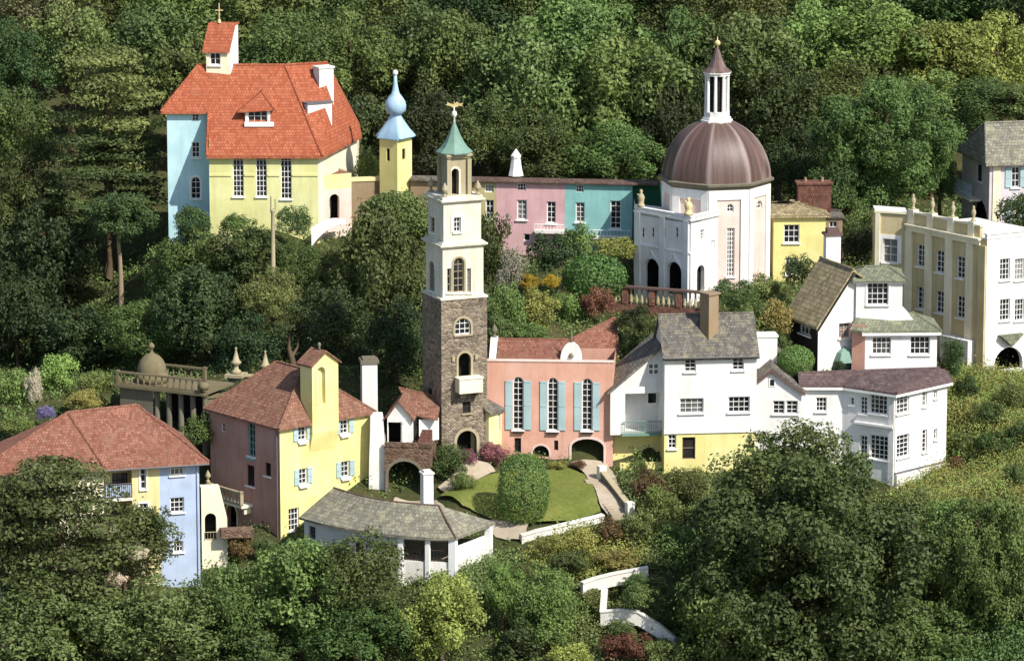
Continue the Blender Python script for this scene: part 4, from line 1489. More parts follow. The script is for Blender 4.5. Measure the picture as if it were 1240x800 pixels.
    # ogee hoods over the arches
    for x0, x1, yy in ((780, 798, 313), (807, 825, 317)):
        a0, q0, a1, q1 = fl.rect((x0 - 1.5, yy - 12, x1 + 1.5, yy + 12))
        cx = (a0 + a1) / 2; r = (a1 - a0) / 2
        pts = []
        for i in range(13):
            t = i / 12
            x = -1 + 2 * t
            hgt = (1 - abs(x) ** 1.8) * r * .85 + max(0, 1 - abs(x) * 4) * .3
            pts.append((cx + x * r, q0 + .25 + hgt))
        hm = b.mb('hood_mould', 'white_paint')
        for p, q in zip(pts[:-1], pts[1:]):
            hm.prism([fl.pt(p[0], p[1], .003), fl.pt(q[0], q[1], .003), fl.pt(q[0], q[1] + .12, .003), fl.pt(p[0], p[1] + .12, .003)], fl.n * .1)
    # figures on the parapet
    for px, k, mt in ((832.5, 1.0, 'gold_leaf'), (775, .85, 'buff_stone')):
        s = fl.st(px, 258)[0]
        q = fl.pt(min(s, Ll - .3), zp + .12, -.1)
        m = MB(); m.smooth = True
        m.lathe(q, [(0, 0), (.34 * k, 0), (.34 * k, .18), (.24 * k, .22), (.28 * k, .5), (.34 * k, .72), (.22 * k, .95), (.1 * k, 1.02), (.16 * k, 1.14), (.12 * k, 1.3), (0, 1.34)], 9)
        m.tube([q + V(.1, 0, .8), q + V(-.35 * k, -.1, 1.15 * k)], [.09, .05], 6)
        b.add('parapet_figure', mt, m)
    b.done()
rotunda()

# ---------------------------------------------------------------- yellow cottage behind the rotunda
def yellow_cottage():
    Y = 25
    u = dirv(3); v = Vector((-u.y, u.x, 0))
    K = at(936, 340, Y)
    P = Vector((K.x, K.y, 0))
    L = span(K, u, 999)
    zt = at(936, 263, Y).z
    b = Bld('yellow_cottage', 'bright yellow cottage with a brick stack, tucked against the right of the domed rotunda', 'house', K + u * 2 + v * 2)
    b.block(P, u, v, L, 5, K.z - 2, zt, 'lemon_render', None, [Wn(949, 272, 968, 294, 3, 3), Wn(951, 312, 966, 333, 3, 3)])
    b.slab('eaves', 'white_weathered', P, u, v, L, 5, zt, zt + .16, .25)
    b.hip(P, u, v, L, 5, zt + .25, .6, .3, 'mossy_shingle', 'u')
    q = P + u * (L + .002)
    L2 = span(K + u * L, u, 1020)
    f = Face(q, u, L2)
    b.block(q + v * .4, u, v, L2, 4, K.z - 2, zt - .2, 'tan_render', None, [Wn(1004, 268, 1014, 282, 2, 2)])
    b.slab('flat_roof', 'slate', q + v * .4, u, v, L2, 4, zt - .2, zt - .05, .15)
    c = at(985, 250, Y + 3)
    b.chimney(c, u, 2.6, 1.3, zt, at(985, 222, Y + 3).z, 'red_brick', 'red_brick', 2)
    b.done()
yellow_cottage()

# ---------------------------------------------------------------- terrace of coloured cottages
def cottage_row():
    a = -7
    u = dirv(a); v = Vector((-u.y, u.x, 0))
    K = at(497, 290, 31)
    P0 = Vector((K.x, K.y, 0))
    ze = at(497, 216, 31).z
    S_ = lambda px: span(V(P0.x, P0.y, ze), u, px)
    D = 4.4
    segs = [('brown_cottage', 497, 574, 'tan_render', 'low brown cottage half hidden behind the bell tower in the coloured row', []),
            ('olive_cottage', 574, 601, 'olive_render', 'narrow olive yellow cottage between bell tower and pink cottage', [Wn(588, 242, 598, 266, 2, 3), Wn(587, 224, 598, 233, 3, 2, sill=False)]),
            ('pink_cottage', 601, 684, 'rose_render', 'rose pink cottage in the middle of the coloured row', [Wn(626, 242, 638, 266, 2, 4), Wn(662, 244, 673, 270, 2, 4), Wn(626, 222, 637, 231, 3, 2, sill=False), Wn(634, 283, 642, 292, 1, 1, sill=False)]),
            ('turquoise_cottage', 684, 766, 'teal_render', 'turquoise cottage in the coloured row, beside the rotunda', [Wn(697, 245, 708, 269, 2, 4), Wn(739, 243, 752, 277, 2, 5), Wn(697, 224, 707, 233, 3, 2, sill=False)]),
            ('green_cottage', 766, 797, 'bottle_green_render', 'dark green end cottage just left of the rotunda', [])]
    for name, x0, x1, mt, lab, ops in segs:
        s0, s1 = S_(x0), S_(x1)
        P = P0 + u * s0
        L = s1 - s0 - .004
        back = .35 if name == 'green_cottage' else 0
        b = Bld(name, lab, 'house', V(P.x, P.y, K.z) + u * L / 2 + v * D / 2, None)
        z0 = K.z - 3
        Pb, Db, zl = P + v * back, D - back, ze - .9
        b.wall(Face(Pb, u, L), mt, z0, ze, ops)
        b.wall(Face(Pb + v * Db, -v, Db), mt, z0, zl, (), [(0, zl), (Db, zl), (Db, ze)])
        b.wall(Face(Pb + u * L, v, Db), mt, z0, zl, (), [(0, zl), (Db, zl), (0, ze)])
        b.wall(Face(Pb + u * L + v * Db, -u, L), mt, z0, zl)
        o = .32
        e = V(0, 0, ze + .02)
        A, B_ = P - v * o + e, P + u * L - v * o + e
        h = V(0, 0, .12)
        Rr0, Rr1 = P + v * D / 2 + e + h, P + u * L + v * D / 2 + e + h
        dn = V(0, 0, -.8)
        Rr0, Rr1 = P + v * .9 + e + V(0, 0, .08), P + u * L + v * .9 + e + V(0, 0, .08)
        b.roof([[A, B_, Rr1, Rr0], [Rr0, Rr1, P + u * L + v * (D + o) + e + dn, P + v * (D + o) + e + dn]], 'brown_tile' if name != 'brown_cottage' else 'slate', .15)
        f = Face(P + v * back, u, L)
        f.box(b.mb('fascia', 'brown_fascia'), 0, L, ze - .16, ze - .135, .02, .3)
        if name == 'pink_cottage':
            m = b.mb('ledge', 'white_weathered')
            s0, q0, s1, q1 = f.rect((648, 274, 684, 281))
            f.box(m, s0, s1, q0, q0 + .2, 0, .7)
            b.rail(f.pt(s0, 0, .65), f.pt(s1, 0, .65), q0 + .2, .5, 'white_paint', .25)
            # white obelisk-like chimney on the ridge
            c = P + u * (S_(622.5) - S_(601)) + v * 1.2
            m = MB()
            zb = ze + .2; zt = at(622, 184, 32).z
            ua = dirv(20); va = Vector((-ua.y, ua.x, 0))
            pr = [(.62, 0), (.5, .5), (.36, zt - zb - .35), (.42, zt - zb - .3), (.42, zt - zb - .15), (.3, zt - zb), (.05, zt - zb + .35), (0, zt - zb + .36)]
            m.lathe((c.x, c.y, zb), [(0, 0)] + pr, 8, R(22.5))
            b.add('chimney', 'white_render', m)
        if name == 'turquoise_cottage':
            m = b.mb('ledge', 'white_weathered')
            s0, q0, s1, q1 = f.rect((716, 281, 765, 288))
            f.box(m, s0, s1, q0, q0 + .2, 0, .7)
            b.rail(f.pt(s0, 0, .65), f.pt(s1, 0, .65), q0 + .2, .5, 'white_paint', .25)
        if name == 'green_cottage':
            q = f.pt(.8, 0, .4)
            m = MB(); m.box(f.pt(.3, ze - 2.2, .02), u * .9, v * -.5, (0, 0, .12)); m.box(f.pt(.3, ze - 2.08, .02), u * .12, v * -.5, (.3, 0, .8))
            b.add('porch_bracket', 'white_paint', m)
        b.done()
cottage_row()

# ---------------------------------------------------------------- onion tower
def onion_tower():
    Y = 30
    u = dirv(55); v = Vector((-u.y, u.x, 0))
    K = at(481.5, 250, Y)
    P = Vector((K.x, K.y, 0))
    Lr = span(K, u, 499); Ll = span(K, v, 460)
    zt = at(481.5, 167, Y).z
    b = Bld('onion_tower', 'yellow square tower with a sky blue onion dome beside the red roofed house', 'tower', K + u + v)
    b.block(P, u, v, Lr, Ll, K.z - 3, zt, 'lemon_render', None, [Wn(487, 180, 491, 193, 1, 2, sill=False, mat='dark_wood')], [Wn(468, 180, 472, 195, 1, 2, sill=False, mat='dark_wood')])
    c = P + u * Lr / 2 + v * Ll / 2
    k = Ll / Lr
    m = MB(); m.smooth = False
    # square flared skirt turning into a round bulb
    rings = [(1.42, -.08, 0), (1.4, .06, 0), (1.08, .5, .15), (.82, 1.0, .5), (.62, 1.42, .9), (.52, 1.62, 1), (.78, 1.75, 1), (1.0, 2.0, 1), (1.05, 2.35, 1), (.95, 2.7, 1), (.65, 3.05, 1), (.4, 3.3, 1), (.3, 3.6, 1), (.2, 4.1, 1), (.15, 4.7, 1), (0, 4.72, 1)]
    seg = 32
    i0 = len(m.v)
    ang0 = R(55)
    for j in range(seg):
        w = 2 * math.pi * j / seg
        cs, sn = math.cos(w), math.sin(w)
        sq = 1 / max(abs(cs), abs(sn)) * .8
        for r, z, t in rings:
            rr = r * (sq * (1 - t) + t * .82)
            p = u * (cs * rr * (.85 if t < 1 else .92)) + v * (sn * rr * (1.08 if t < 1 else 1.0))
            m.v.append(V(c.x, c.y, zt + z) + p)
    n = len(rings)
    for j in range(seg):
        l = (j + 1) % seg
        for q in range(n - 1):
            m.f.append((j * n + q, l * n + q, l * n + q + 1, j * n + q + 1))
    m.smooth = True
    dome = b.add('onion_dome', 'onion_blue', m)
    m = MB(); m.smooth = True
    m.lathe((c.x, c.y, zt + 4.68), [(0, 0), (.1, 0), (.2, .1), (.22, .22), (.18, .36), (.06, .44), (0, .46)], 10)
    b.add('ball_finial', 'white_render', m, dome)
    b.slab('eaves', 'onion_blue', P, u, v, Lr, Ll, zt - .2, zt - .081, .12)
    b.done()
    # low garden wall running to the red roofed house
    p0, p1 = at(425, 232, 31), at(460, 231, 31.5)
    w = Bld('garden_wall', 'brown rendered wall with pale coping between porch and onion tower', 'wall', p0.lerp(p1, .5) - V(0, 0, 3))
    d = (p1 - p0); d.z = 0; L = d.length; d.normalize()
    f = Face(p0, d, L)
    zz = at(440, 220, 31).z
    w.wall(f, 'tan_render', zz - 5, zz)
    f.box(w.mb('coping', 'pale_yellow_render'), 0, L, zz, zz + .3, -.35, .08)
    f.box(w.mb('wall', 'tan_render'), 0, L, zz - 5, zz - .01, -.3, -.02)
    w.done()
onion_tower()

# ---------------------------------------------------------------- red roofed yellow and blue house
def red_roof_house():
    Y = 28
    K = at(385, 181, Y)
    ze = K.z
    P = Vector((K.x, K.y, 0))
    zb = at(385, 290, Y).z - 2
    u = dirv(0)
    A = at(253, 181, Y); A = V(A.x, Y, 0)
    La = (P - A).length
    C = onz(431.5, 160, ze); C.z = 0
    d = (C - P); Lc = d.length; d.normalize()
    b = Bld('red_roof_house', 'large yellow and pale blue house under a bright red tiled roof', 'house', V((A.x + P.x) / 2, Y + 4, at(320, 270, Y).z))
    ff = Face(A, u, La)
    fr = Face(P, d, Lc)
    tall = dict(arch=False, bw=.035, fw=.055)
    b.wall(ff, 'lime_yellow_render', zb, ze, [Wn(282, 181, 295, 238, 3, 9, **tall), Wn(310, 181, 323, 238, 3, 9, **tall), Wn(340, 181, 353, 241, 3, 9, **tall)])
    b.wall(fr, 'cream_render', zb, ze, [Wn(397, 180, 403, 188, 1, 1, sill=False), Wn(407, 176, 411, 182, 1, 1, sill=False)])
    zs = ff.st(300, 212)[1]
    for s0, s1 in ((0, ff.st(280.5, 212)[0]), (ff.st(296, 212)[0], ff.st(308.5, 212)[0]), (ff.st(324, 212)[0], ff.st(338.5, 212)[0]), (ff.st(354, 212)[0], La)):
        ff.box(b.mb('string_course', 'lime_yellow_render'), s0, s1, zs - .08, zs + .08, 0, .07)
    # roof plane of the front: 45 degrees
    sl = 1.12
    zr_Y = None
    # find ridge depth so that it appears at y = 79
    best = min(((abs(proj(V(at(320, 79, Y + t).x, Y + t, ze + sl * t))[1] - 79), t) for t in [i * .05 for i in range(60, 180)]))
    T = best[1]
    zR = ze + sl * T
    Rg = lambda px, t, pl=0: V(at(px, 100, Y + t).x, Y + t, ze + sl * t)
    o = .4
    # blue wing set back under the same slope
    bw = min(((abs(proj(V(at(230, 134, Y + t).x, Y + t, ze + sl * t))[1] - 134), t) for t in [i * .05 for i in range(10, 120)]))[1]
    zw = ze + sl * bw
    Bq = at(203, 200, Y + bw + .35); Bq = V(Bq.x, Y + bw + .35, 0)
    f2 = Face(Bq, u, A.x - Bq.x + .01)
    b.wall(f2, 'sky_blue_render', zb, zw + .1, [Wn(232, 138, 241, 147, 2, 2, sill=False), Wn(232, 172, 242, 191, 2, 3), Wn(231, 214, 243, 241, 2, 4, trim='white_paint', arch=True)])
    depth = 9
    b.wall(Face(Bq + V(0, depth, 0), V(0, -1, 0), depth), 'sky_blue_render', zb, zw)
    b.wall(Face(A + V(0, bw + .35, 0), V(0, -1, 0), bw + .35), 'lime_yellow_render', zb, ze + .3, (), [(0, ze + .3), (bw + .35, ze + .3), (0, ze + .25 + sl * bw)])
    b.wall(Face(C, V(0, 1, 0), depth), 'cream_render', zb, ze)
    # roof polygons (front slope with a step at the wing)
    E0 = V(A.x - o * .4, Y - o, ze - sl * o); E1 = V(P.x + o * .9, Y - o, ze - sl * o)
    Wv = V(A.x - o * .4, Y + bw - .05, ze + sl * (bw - .05))
    W0 = V(Bq.x - .45, Y + bw - .05, ze + sl * (bw - .05))
    RL = Rg(240, T); RL = V(at(240, 88, Y + T).x, Y + T, zR); R1 = V(at(345, 79, Y + T).x, Y + T, zR)
    R2 = V(at(397, 82, Y + T + 1).x, Y + T + 1.0, zR + .05)
    Ce = V(C.x, C.y, ze) + d * .45 + V(d.y, -d.x, 0) * .3 + V(0, 0, -.35)
    E1 = V(E1.x, E1.y, E1.z)
    Wb = W0 + V(0, 8, 0)
    BK = V(R2.x + 2.2, R2.y + 7, ze)
    BL = V(W0.x, R2.y + 7, ze)
    b.roof([[E0, E1, R1, RL, W0, Wv]], 'red_tile', .2)
    b.roof([[E1, Ce, R2], [E1, R2, R1], [W0, RL, Wb], [RL, R1, R2, BK, Wb], [Ce, BK, R2]], 'red_tile', .2,
           caps=[(E1, R1), (RL, R1), (R1, R2), (W0, RL), (E0, Wv)], cr=.1)
    # turret
    t = dirv(2)
    TT = T - .6
    KT = V(at(279, 100, Y + TT).x, Y + TT, 0)
    fu = dirv(70); w_ = dirv(180 - 4)
    zt = at(279, 60, Y + TT).z
    zpk = at(279, 35, Y + TT).z
    zb2 = ze + sl * (TT - 1.2)
    KTz = V(KT.x, KT.y, zt)
    Ltr = span(KTz, fu, 288.5); Ltl = span(KTz, w_, 249.5)
    Dp = Ltr * math.sin(R(70))
    fR = Face(KT, fu, Ltr); fL = Face(KT + w_ * Ltl, -w_, Ltl)
    b.wall(fL, 'cream_render', zb2, zt, [Wn(254, 64, 267, 79, 2, 2, mat='white_paint', glass='window_glass')], part='turret_wall')
    b.wall(fR, 'white_render', zb2, zt, [Wn(281.5, 57, 284, 63, 1, 1, sill=False)] if False else [], [(0, zt), (Ltr, zt), (Ltr, zpk + .3), (Ltr * .62, zpk + .25)], part='turret_wall')
    bk = KT + fu * Ltr
    b.wall(Face(bk, w_, Ltl), 'cream_render', zb2, zpk + .2, part='turret_wall')
    b.wall(Face(bk + w_ * Ltl, -fu, Ltr), 'cream_render', zb2, zt, (), [(0, zt), (Ltr, zt), (Ltr * .38, zpk + .25), (0, zpk + .3)], part='turret_wall')
    q = Ltr * .62
    a0 = KT + w_ * (Ltl + .2) - fu * .25 + V(0, 0, zt - .1); a1 = KT - w_ * .06 - fu * .25 + V(0, 0, zt - .1)
    r0 = KT + w_ * (Ltl + .2) + fu * q + V(0, 0, zpk + .32); r1 = KT - w_ * .06 + fu * q + V(0, 0, zpk + .32)
    s0_ = KT + w_ * (Ltl + .2) + fu * (Ltr + .1) + V(0, 0, zpk + .32); s1_ = KT - w_ * .06 + fu * (Ltr + .1) + V(0, 0, zpk + .32)
    b.roof([[a0, a1, r1, r0], [r0, r1, s1_, s0_]], 'red_tile', .14, part='turret_roof')
    m = MB()
    cc = r0.lerp(r1, .4)
    m.tube([cc, cc + V(0, 0, 1.55)], .045, 6)
    m.box(cc + V(-.3, -.03, .95), (.6, 0, 0), (0, .06, 0), (0, 0, .08))
    m.lathe(cc + V(0, 0, .0), [(0, 0), (.16, 0), (.12, .2), (.04, .3), (0, .3)], 8)
    b.add('cross_finial', 'gold_leaf', m)
    # front dormer
    td = 2.35
    zd = ze + sl * td
    dx0, dx1 = at(297, 140, Y + td - .6).x, at(327, 140, Y + td - .6).x
    Yd = Y + td - .75
    fd = Face(V(dx0, Yd, 0), u, dx1 - dx0)
    zt1 = fd.st(312, 131)[1]; zb1 = ze + sl * (td - .75) - .1
    b.wall(fd, 'white_render', zb1, zt1, [Wn(300, 133, 324, 149, 3, 2)], part='dormer_wall')
    for xx, dr in ((dx0, -1), (dx1, 1)):
        p = MB()
        p.poly([V(xx, Yd, zb1), V(xx, Yd, zt1), V(xx, Y + (zt1 - ze) / sl, zt1)])
        b.add('dormer_cheek', 'white_render', p)
    m = (dx0 + dx1) / 2 + .3
    zpk2 = zt1 + 1.15
    apx = V(m, Yd + .9, zpk2); bkp = V(m, Y + (zpk2 - ze) / sl, zpk2)
    el, er = V(dx0 - .6, Yd - .25, zt1 - .25), V(dx1 + .35, Yd - .25, zt1 - .05)
    bl, brr = V(dx0 - .6, Y + (zt1 - .25 - ze) / sl, zt1 - .25), V(dx1 + .35, Y + (zt1 - .05 - ze) / sl, zt1 - .05)
    b.roof([[el, er, apx], [el, apx, bkp, bl], [er, brr, bkp, apx]], 'red_tile', .1, part='dormer_roof', caps=[(er, apx), (apx, bkp)], cr=.07)
    # white sill apron
    fd.box(b.mb('dormer_sill', 'white_paint'), -.05, dx1 - dx0 + .3, zb1 - .12, zb1 + .2, .0, .35)
    # right hand white dormer and big chimney
    q = at(392, 120, Y + 5.0)
    g = dirv(30)
    cm = MB(); cm.cbox((q.x, q.y), g, 1.25, 1.0, ze + 1.2, at(392, 82, Y + 5).z)
    ch = b.add('chimney', 'white_render', cm)
    cm = MB(); cm.cbox((q.x, q.y), g, 1.4, 1.15, at(392, 82, Y + 5).z + .002, at(392, 80, Y + 5).z)
    b.add('chimney_cap', 'white_weathered', cm, ch)
    q = at(382, 138, Y + 3.4)
    m = MB(); m.cbox((q.x, q.y), g, 2.1, 1.5, ze + 1.0, at(382, 124, Y + 3.4).z)
    dm = b.add('side_dormer', 'white_render', m)
    m = MB(); m.cbox((q.x, q.y), g, 2.3, 1.7, at(382, 124, Y + 3.4).z + .002, at(382, 124, Y + 3.4).z + .12)
    b.add('dormer_roof', 'grey_lead', m, dm)
    b.done()

    # yellow porch lodge at the right of the house
    p0 = at(391, 290, Y + 1.2); p1 = at(426, 285, Y + 2.2)
    w = Bld('porch_lodge', 'low yellow lodge with cream arched doorway right of the red roofed house', 'lodge', p0.lerp(p1, .5) + V(0, 1, 0))
    dd = p1 - p0; dd.z = 0; L = dd.length; dd.normalize()
    f = Face(p0, dd, L)
    zt = at(400, 212, Y + 1.2).z
    zm = at(400, 230, Y + 1.2).z
    w.wall(f, 'blush_render', p0.z - 2, zm, [Ar(399, 235, 411, 265, depth=1.2)])
    w.wall(f, 'pale_yellow_render', zm, zt, part='parapet')
    vv = Vector((-dd.y, dd.x, 0))
    w.wall(Face(p0 + dd * L, vv, 3), 'blush_render', p0.z - 2, zt)
    e = V(0, 0, zt)
    A0, A1 = Vector((p0.x, p0.y, zt - .3)), Vector((p1.x, p1.y, zt - .3))
    w.mb('flat_roof', 'weathered_tile').prism([A0 + vv * .05, A1 + vv * .05, A1 + vv * 3, A0 + vv * 3], (0, 0, .1))
    w.done()
    # white bridge-like ramp in front of the lodge
    q0, q1 = at(377, 276, Y - 1.8), at(418, 266, Y + .4)
    w = Bld('white_ramp', 'curved white ramp wall below the porch lodge', 'wall', q0.lerp(q1, .5) - V(0, 0, 1.2))
    m = w.mb('ramp_wall', 'white_render')
    n = 10
    pts = [q0.lerp(q1, i / n) + V(0, 0, .3 * math.sin(math.pi * i / n)) for i in range(n + 1)]
    for i in range(n):
        a_, b_ = pts[i], pts[i + 1]
        dn = V(0, .4, 0)
        ha = 1.6 - 1.3 * (i / n) ** .6
        hb = 1.6 - 1.3 * ((i + 1) / n) ** .6
        m.prism([a_, b_, b_ - V(0, 0, hb), a_ - V(0, 0, ha)], dn)
    w.done()
red_roof_house()
# ---------------------------------------------------------------- yellow house with gabled chimney wall
def yellow_house():
    Y = -6
    K = at(340, 655, Y)
    P = Vector((K.x, K.y, 0))
    u = dirv(40); v = Vector((-u.y, u.x, 0))
    z = lambda py: at(340, py, Y).z
    ze = z(516)
    Lr = span(K, u, 449); Ll = span(K, v, 256)
    b = Bld('yellow_house', 'yellow and mauve house with tall gabled chimney wall and weathered red roof', 'house', K + u * Lr / 2 + v * Ll / 2)
    fr = Face(P, u, Lr); fl = Face(P + v * Ll, -v, Ll)
    z0 = K.z - 2
    sh = dict(shut='shutter_blue', sw=.42, box='white_weathered')
    b.wall(fr, 'lemon_render', z0, ze, [Wn(361, 516, 371, 533, 2, 3, **sh), Wn(412, 508, 422, 525, 2, 3, **sh),
                                        Wn(362, 567, 372, 586, 2, 3, **sh), Wn(413, 558, 423, 577, 2, 3, **sh), Wn(349.5, 615, 362, 642, 3, 4)])
    b.wall(fl, 'mauve_render', z0, ze, [Wn(267, 512, 272, 523, 1, 2, sill=False), Wn(300, 512, 309, 552, 2, 5, mat='shutter_teal', box='shutter_teal'), Wn(299, 563, 308, 588, 2, 3, mat='dark_wood'),
                                        Wn(321, 560, 328, 576, 2, 3, mat='dark_wood'), Ar(275, 611, 287, 640, depth=.8, trim='cream_render')])
    b.wall(Face(P + u * Lr, v, Ll), 'lemon_render', z0, ze)
    b.wall(Face(P + u * Lr + v * Ll, -u, Lr), 'mauve_render', z0, ze)
    h = 3.2
    c00, c10, c11, c01, r0, r1 = b.hip(P, u, v, Lr, Ll, ze, h, .32, 'weathered_tile', 'v', 2.6, 2.6)
    # gabled chimney wall flush with the yellow front
    s0, s1 = fr.st(374.5, 500)[0], fr.st(406, 480)[0]
    zc = fr.st(391, 437)[1]
    pk = zc + .75
    mid = (s0 + s1) / 2
    b.wall(Face(fr.pt(s0, 0, .36), u, s1 - s0), 'lemon_render', ze - .9, zc, [dict(k='arch', px=(383.5, 444, 393.5, 489), depth=.28, arch=True, backmat='lemon_render', name='niche', trim='pale_yellow_render', tw=.1)],
           [(0, zc), (s1 - s0, zc), ((s1 - s0) / 2, pk)], part='chimney_wall')
    m = b.mb('chimney_wall', 'lemon_render')
    for s in (s0, s1):
        m.poly([fr.pt(s, ze - .9, .36), fr.pt(s, zc, .36), fr.pt(s, zc, -1.0), fr.pt(s, ze - .4, -1.0)])
    m.poly([fr.pt(s0, ze - .4, -1.0), fr.pt(s1, ze - .4, -1.0), fr.pt(s1, zc, -1.0), fr.pt(mid, pk, -1.0), fr.pt(s0, zc, -1.0)])
    # base corbel where wall meets front
    b.mb('corbel', 'lemon_render').prism([fr.pt(s0, ze - .9, .358), fr.pt(s0, ze - .9, 0), fr.pt(s0, ze - 2.3, 0)], fr.d * (s1 - s0))
    o = .18
    A = fr.pt(s0 - o, zc - .12, o + .38); T = fr.pt(mid, pk + .1, o + .38); B_ = fr.pt(s1 + o, zc - .12, o + .38)
    k = -fr.n * 1.8
    b.roof([[A, T, T + k, A + k], [T, B_, B_ + k, T + k]], 'weathered_tile', .12, part='gablet_roof')
    m = MB(); m.smooth = True
    q = fr.pt(mid, pk + .08, -.3)
    m.lathe(q, [(0, 0), (.12, 0), (.06, .12), (.14, .3), (.1, .44), (0, .5)], 8)
    b.add('ball_finial', 'grey_stone', m)
    # cream inner gable wall at the left of the chimney wall
    # balcony on the mauve side
    s0, q0, s1, q1 = fl.rect((264, 589, 306, 607))
    fl.box(b.mb('balcony_slab', 'cream_render'), s0, s1, q0, q0 + .2, 0, 1.0)
    b.balustrade(fl.pt(s0, 0, .95), fl.pt(s1, 0, .95), q0 + .2, q1 - q0 - .1, 'buff_stone', .4)
    for s in (s0 + .2, s1 - .4):
        fl.box(b.mb('bracket', 'cream_render'), s, s + .2, q0 - .5, q0 - .002, 0, .6)
    um = MB(); um.smooth = True
    urn(um, fl.pt(s0 + .1, q1 + .15, .95), .7)
    b.add('urn', 'buff_stone', um)
    # drain pipe at the corner and a small white vent on the eaves
    m = MB(); q = fl.pt(Ll - .25, 0, .08)
    m.tube([V(q.x, q.y, ze - .2), V(q.x, q.y, z0)], .05, 6)
    b.add('drainpipe', 'grey_lead', m)
    b.done()
yellow_house()

# ---------------------------------------------------------------- stone gatehouse with white chimney
def gatehouse():
    Y = -2.5
    K = at(466, 608, Y)
    P = Vector((K.x, K.y, 0))
    u = dirv(-6); v = Vector((-u.y, u.x, 0))
    L = span(K, u, 522)
    b = Bld('stone_gatehouse', 'stone arch gatehouse carrying a white porch and a tall white chimney', 'gatehouse', K + u * L / 2 + v * 2)
    f = Face(P, u, L)
    zs = f.st(490, 541)[1]
    z0 = K.z - 1.5
    b.block(P, u, v, L, 5, z0, zs, 'bridge_stone', None, [Ar(470, 558, 510, 606, depth=3.0, arch=.9, trim='grey_stone', tw=.2, name='arch_passage')])
    b.mb('deck', 'bridge_stone').box(V(P.x, P.y, zs - .1), u * L, v * 5, (0, 0, .098))
    # porch set back on top
    Q = P + v * .8
    s0, s1 = 0.1, f.st(496, 520)[0]
    fp = Face(Q, u, L)
    zt = fp.st(480, 506)[1]
    zpk = fp.st(478, 486)[1]
    b.wall(fp, 'white_render', zs, zt, [Ar(467.5, 511, 488, 541, depth=2.0, arch=False, name='porch_opening')], [(s0, zt), (s1, zt), ((s0 + s1) / 2, zpk)], s0=s0, s1=s1)
    m = b.mb('porch_column', 'white_paint')
    sc = fp.st(485, 520)[0]
    m.lathe(fp.pt(sc + .2, zs + .02, .12), [(0, 0), (.2, 0), (.17, .15), (.15, zt - zs - .4), (.2, zt - zs - .3), (.2, zt - zs - .2), (0, zt - zs - .2)], 10)
    b.wall(Face(Q + u * s1, v, 3.5), 'white_render', zs, zt)
    o = .25
    mid = (s0 + s1) / 2
    A, T, B_ = fp.pt(s0 - o, zt - .05, .25), fp.pt(mid, zpk + .12, .25), fp.pt(s1 + o, zt - .05, .25)
    k = v * 5
    b.roof([[A, T, T + k, A + k], [T, B_, B_ + k, T + k]], 'weathered_tile', .12)
    # longer red roof to the right with white end wall
    p = fp.pt(s1 + .1, 0, -.9)
    e = V(0, 0, zt + .25)
    a0 = p + u * 0 + e; a1 = p + u * 1.7 + V(0, 0, zt - .15)
    b.roof([[a0 - V(0, 0, .1), a1 - V(0, 0, .05), a1 + v * 2.4 + V(0, 0, .95), a0 + v * 2.4 + V(0, 0, 1.25) - u * 1.4]], 'weathered_tile', .14, caps=[(a0 + v * 2.4 + V(0, 0, 1.25) - u * 1.4, a1 + v * 2.4 + V(0, 0, .95))])
    fw = Face(fp.pt(s1 + .45, 0, -1.0), dirv(25), 1.55)
    b.wall(fw, 'white_render', zs, zt - .3)
    # chimney: broad white buttressed wall tapering into a stack
    ck = at(452, 600, Y + 2.9)
    uc = dirv(8); vc = Vector((-uc.y, uc.x, 0))
    c = Vector((ck.x, ck.y, 0))
    zz = lambda py: at(452, py, Y + 2.9).z
    m = MB()
    def ring(py, x0, x1, d):
        zv = zz(py)
        a = at(x0, py, Y + 2.9).x - c.x; e_ = at(x1, py, Y + 2.9).x - c.x
        return [V(c.x, c.y, zv) + uc * a, V(c.x, c.y, zv) + uc * e_, V(c.x, c.y, zv) + uc * e_ + vc * d, V(c.x, c.y, zv) + uc * a + vc * d]
    rg = [ring(614, 441.5, 470, 1.6), ring(560, 440.5, 466, 1.5), ring(513, 439.3, 462, 1.3), ring(497, 438.8, 457.5, 1.15), ring(440, 438.5, 457, 1.1)]
    for r0, r1 in zip(rg[:-1], rg[1:]):
        for i in range(4):
            j = (i + 1) % 4
            m.poly([r0[i], r0[j], r1[j], r1[i]])
    m.poly(rg[-1])
    ch = b.add('chimney', 'white_render', m)
    m = MB()
    t = rg[-1]
    cen = sum(t, V(0, 0, 0)) / 4
    m.prism([cen + (p_ - cen) * 1.22 + V(0, 0, .003) for p_ in t], (0, 0, .22))
    m.prism([cen + (p_ - cen) * .9 + V(0, 0, .226) for p_ in t], (0, 0, .14))
    b.add('chimney_cap', 'grey_stone', m, ch)
    def ring2(py, x0, x1, d):
        q0, q1 = at(x0, py, Y + .4), at(x1, py, Y + .4)
        return [q0, q1, q1 + V(.1, d, 0), q0 + V(.1, d, 0)]
    rg = [ring2(616, 446.5, 471, 1.4), ring2(560, 447, 467, 1.3), ring2(515, 448.5, 463, 1.1), ring2(502, 450, 461, .9)]
    m = MB()
    for r0, r1 in zip(rg[:-1], rg[1:]):
        for i in range(4):
            j = (i + 1) % 4
            m.poly([r0[i], r0[j], r1[j], r1[i]])
    m.poly(rg[-1])
    b.add('buttress', 'white_render', m)
    # steps and brick parapet at the right
    s = f.st(504, 535)[0]
    for i in range(5):
        f.box(b.mb('brick_step', 'red_brick'), s + .06 * i, L - .05, zs + .2 * i, zs + .2 * (i + 1) - .003, -1.4 + .0, -.25 - .22 * i)
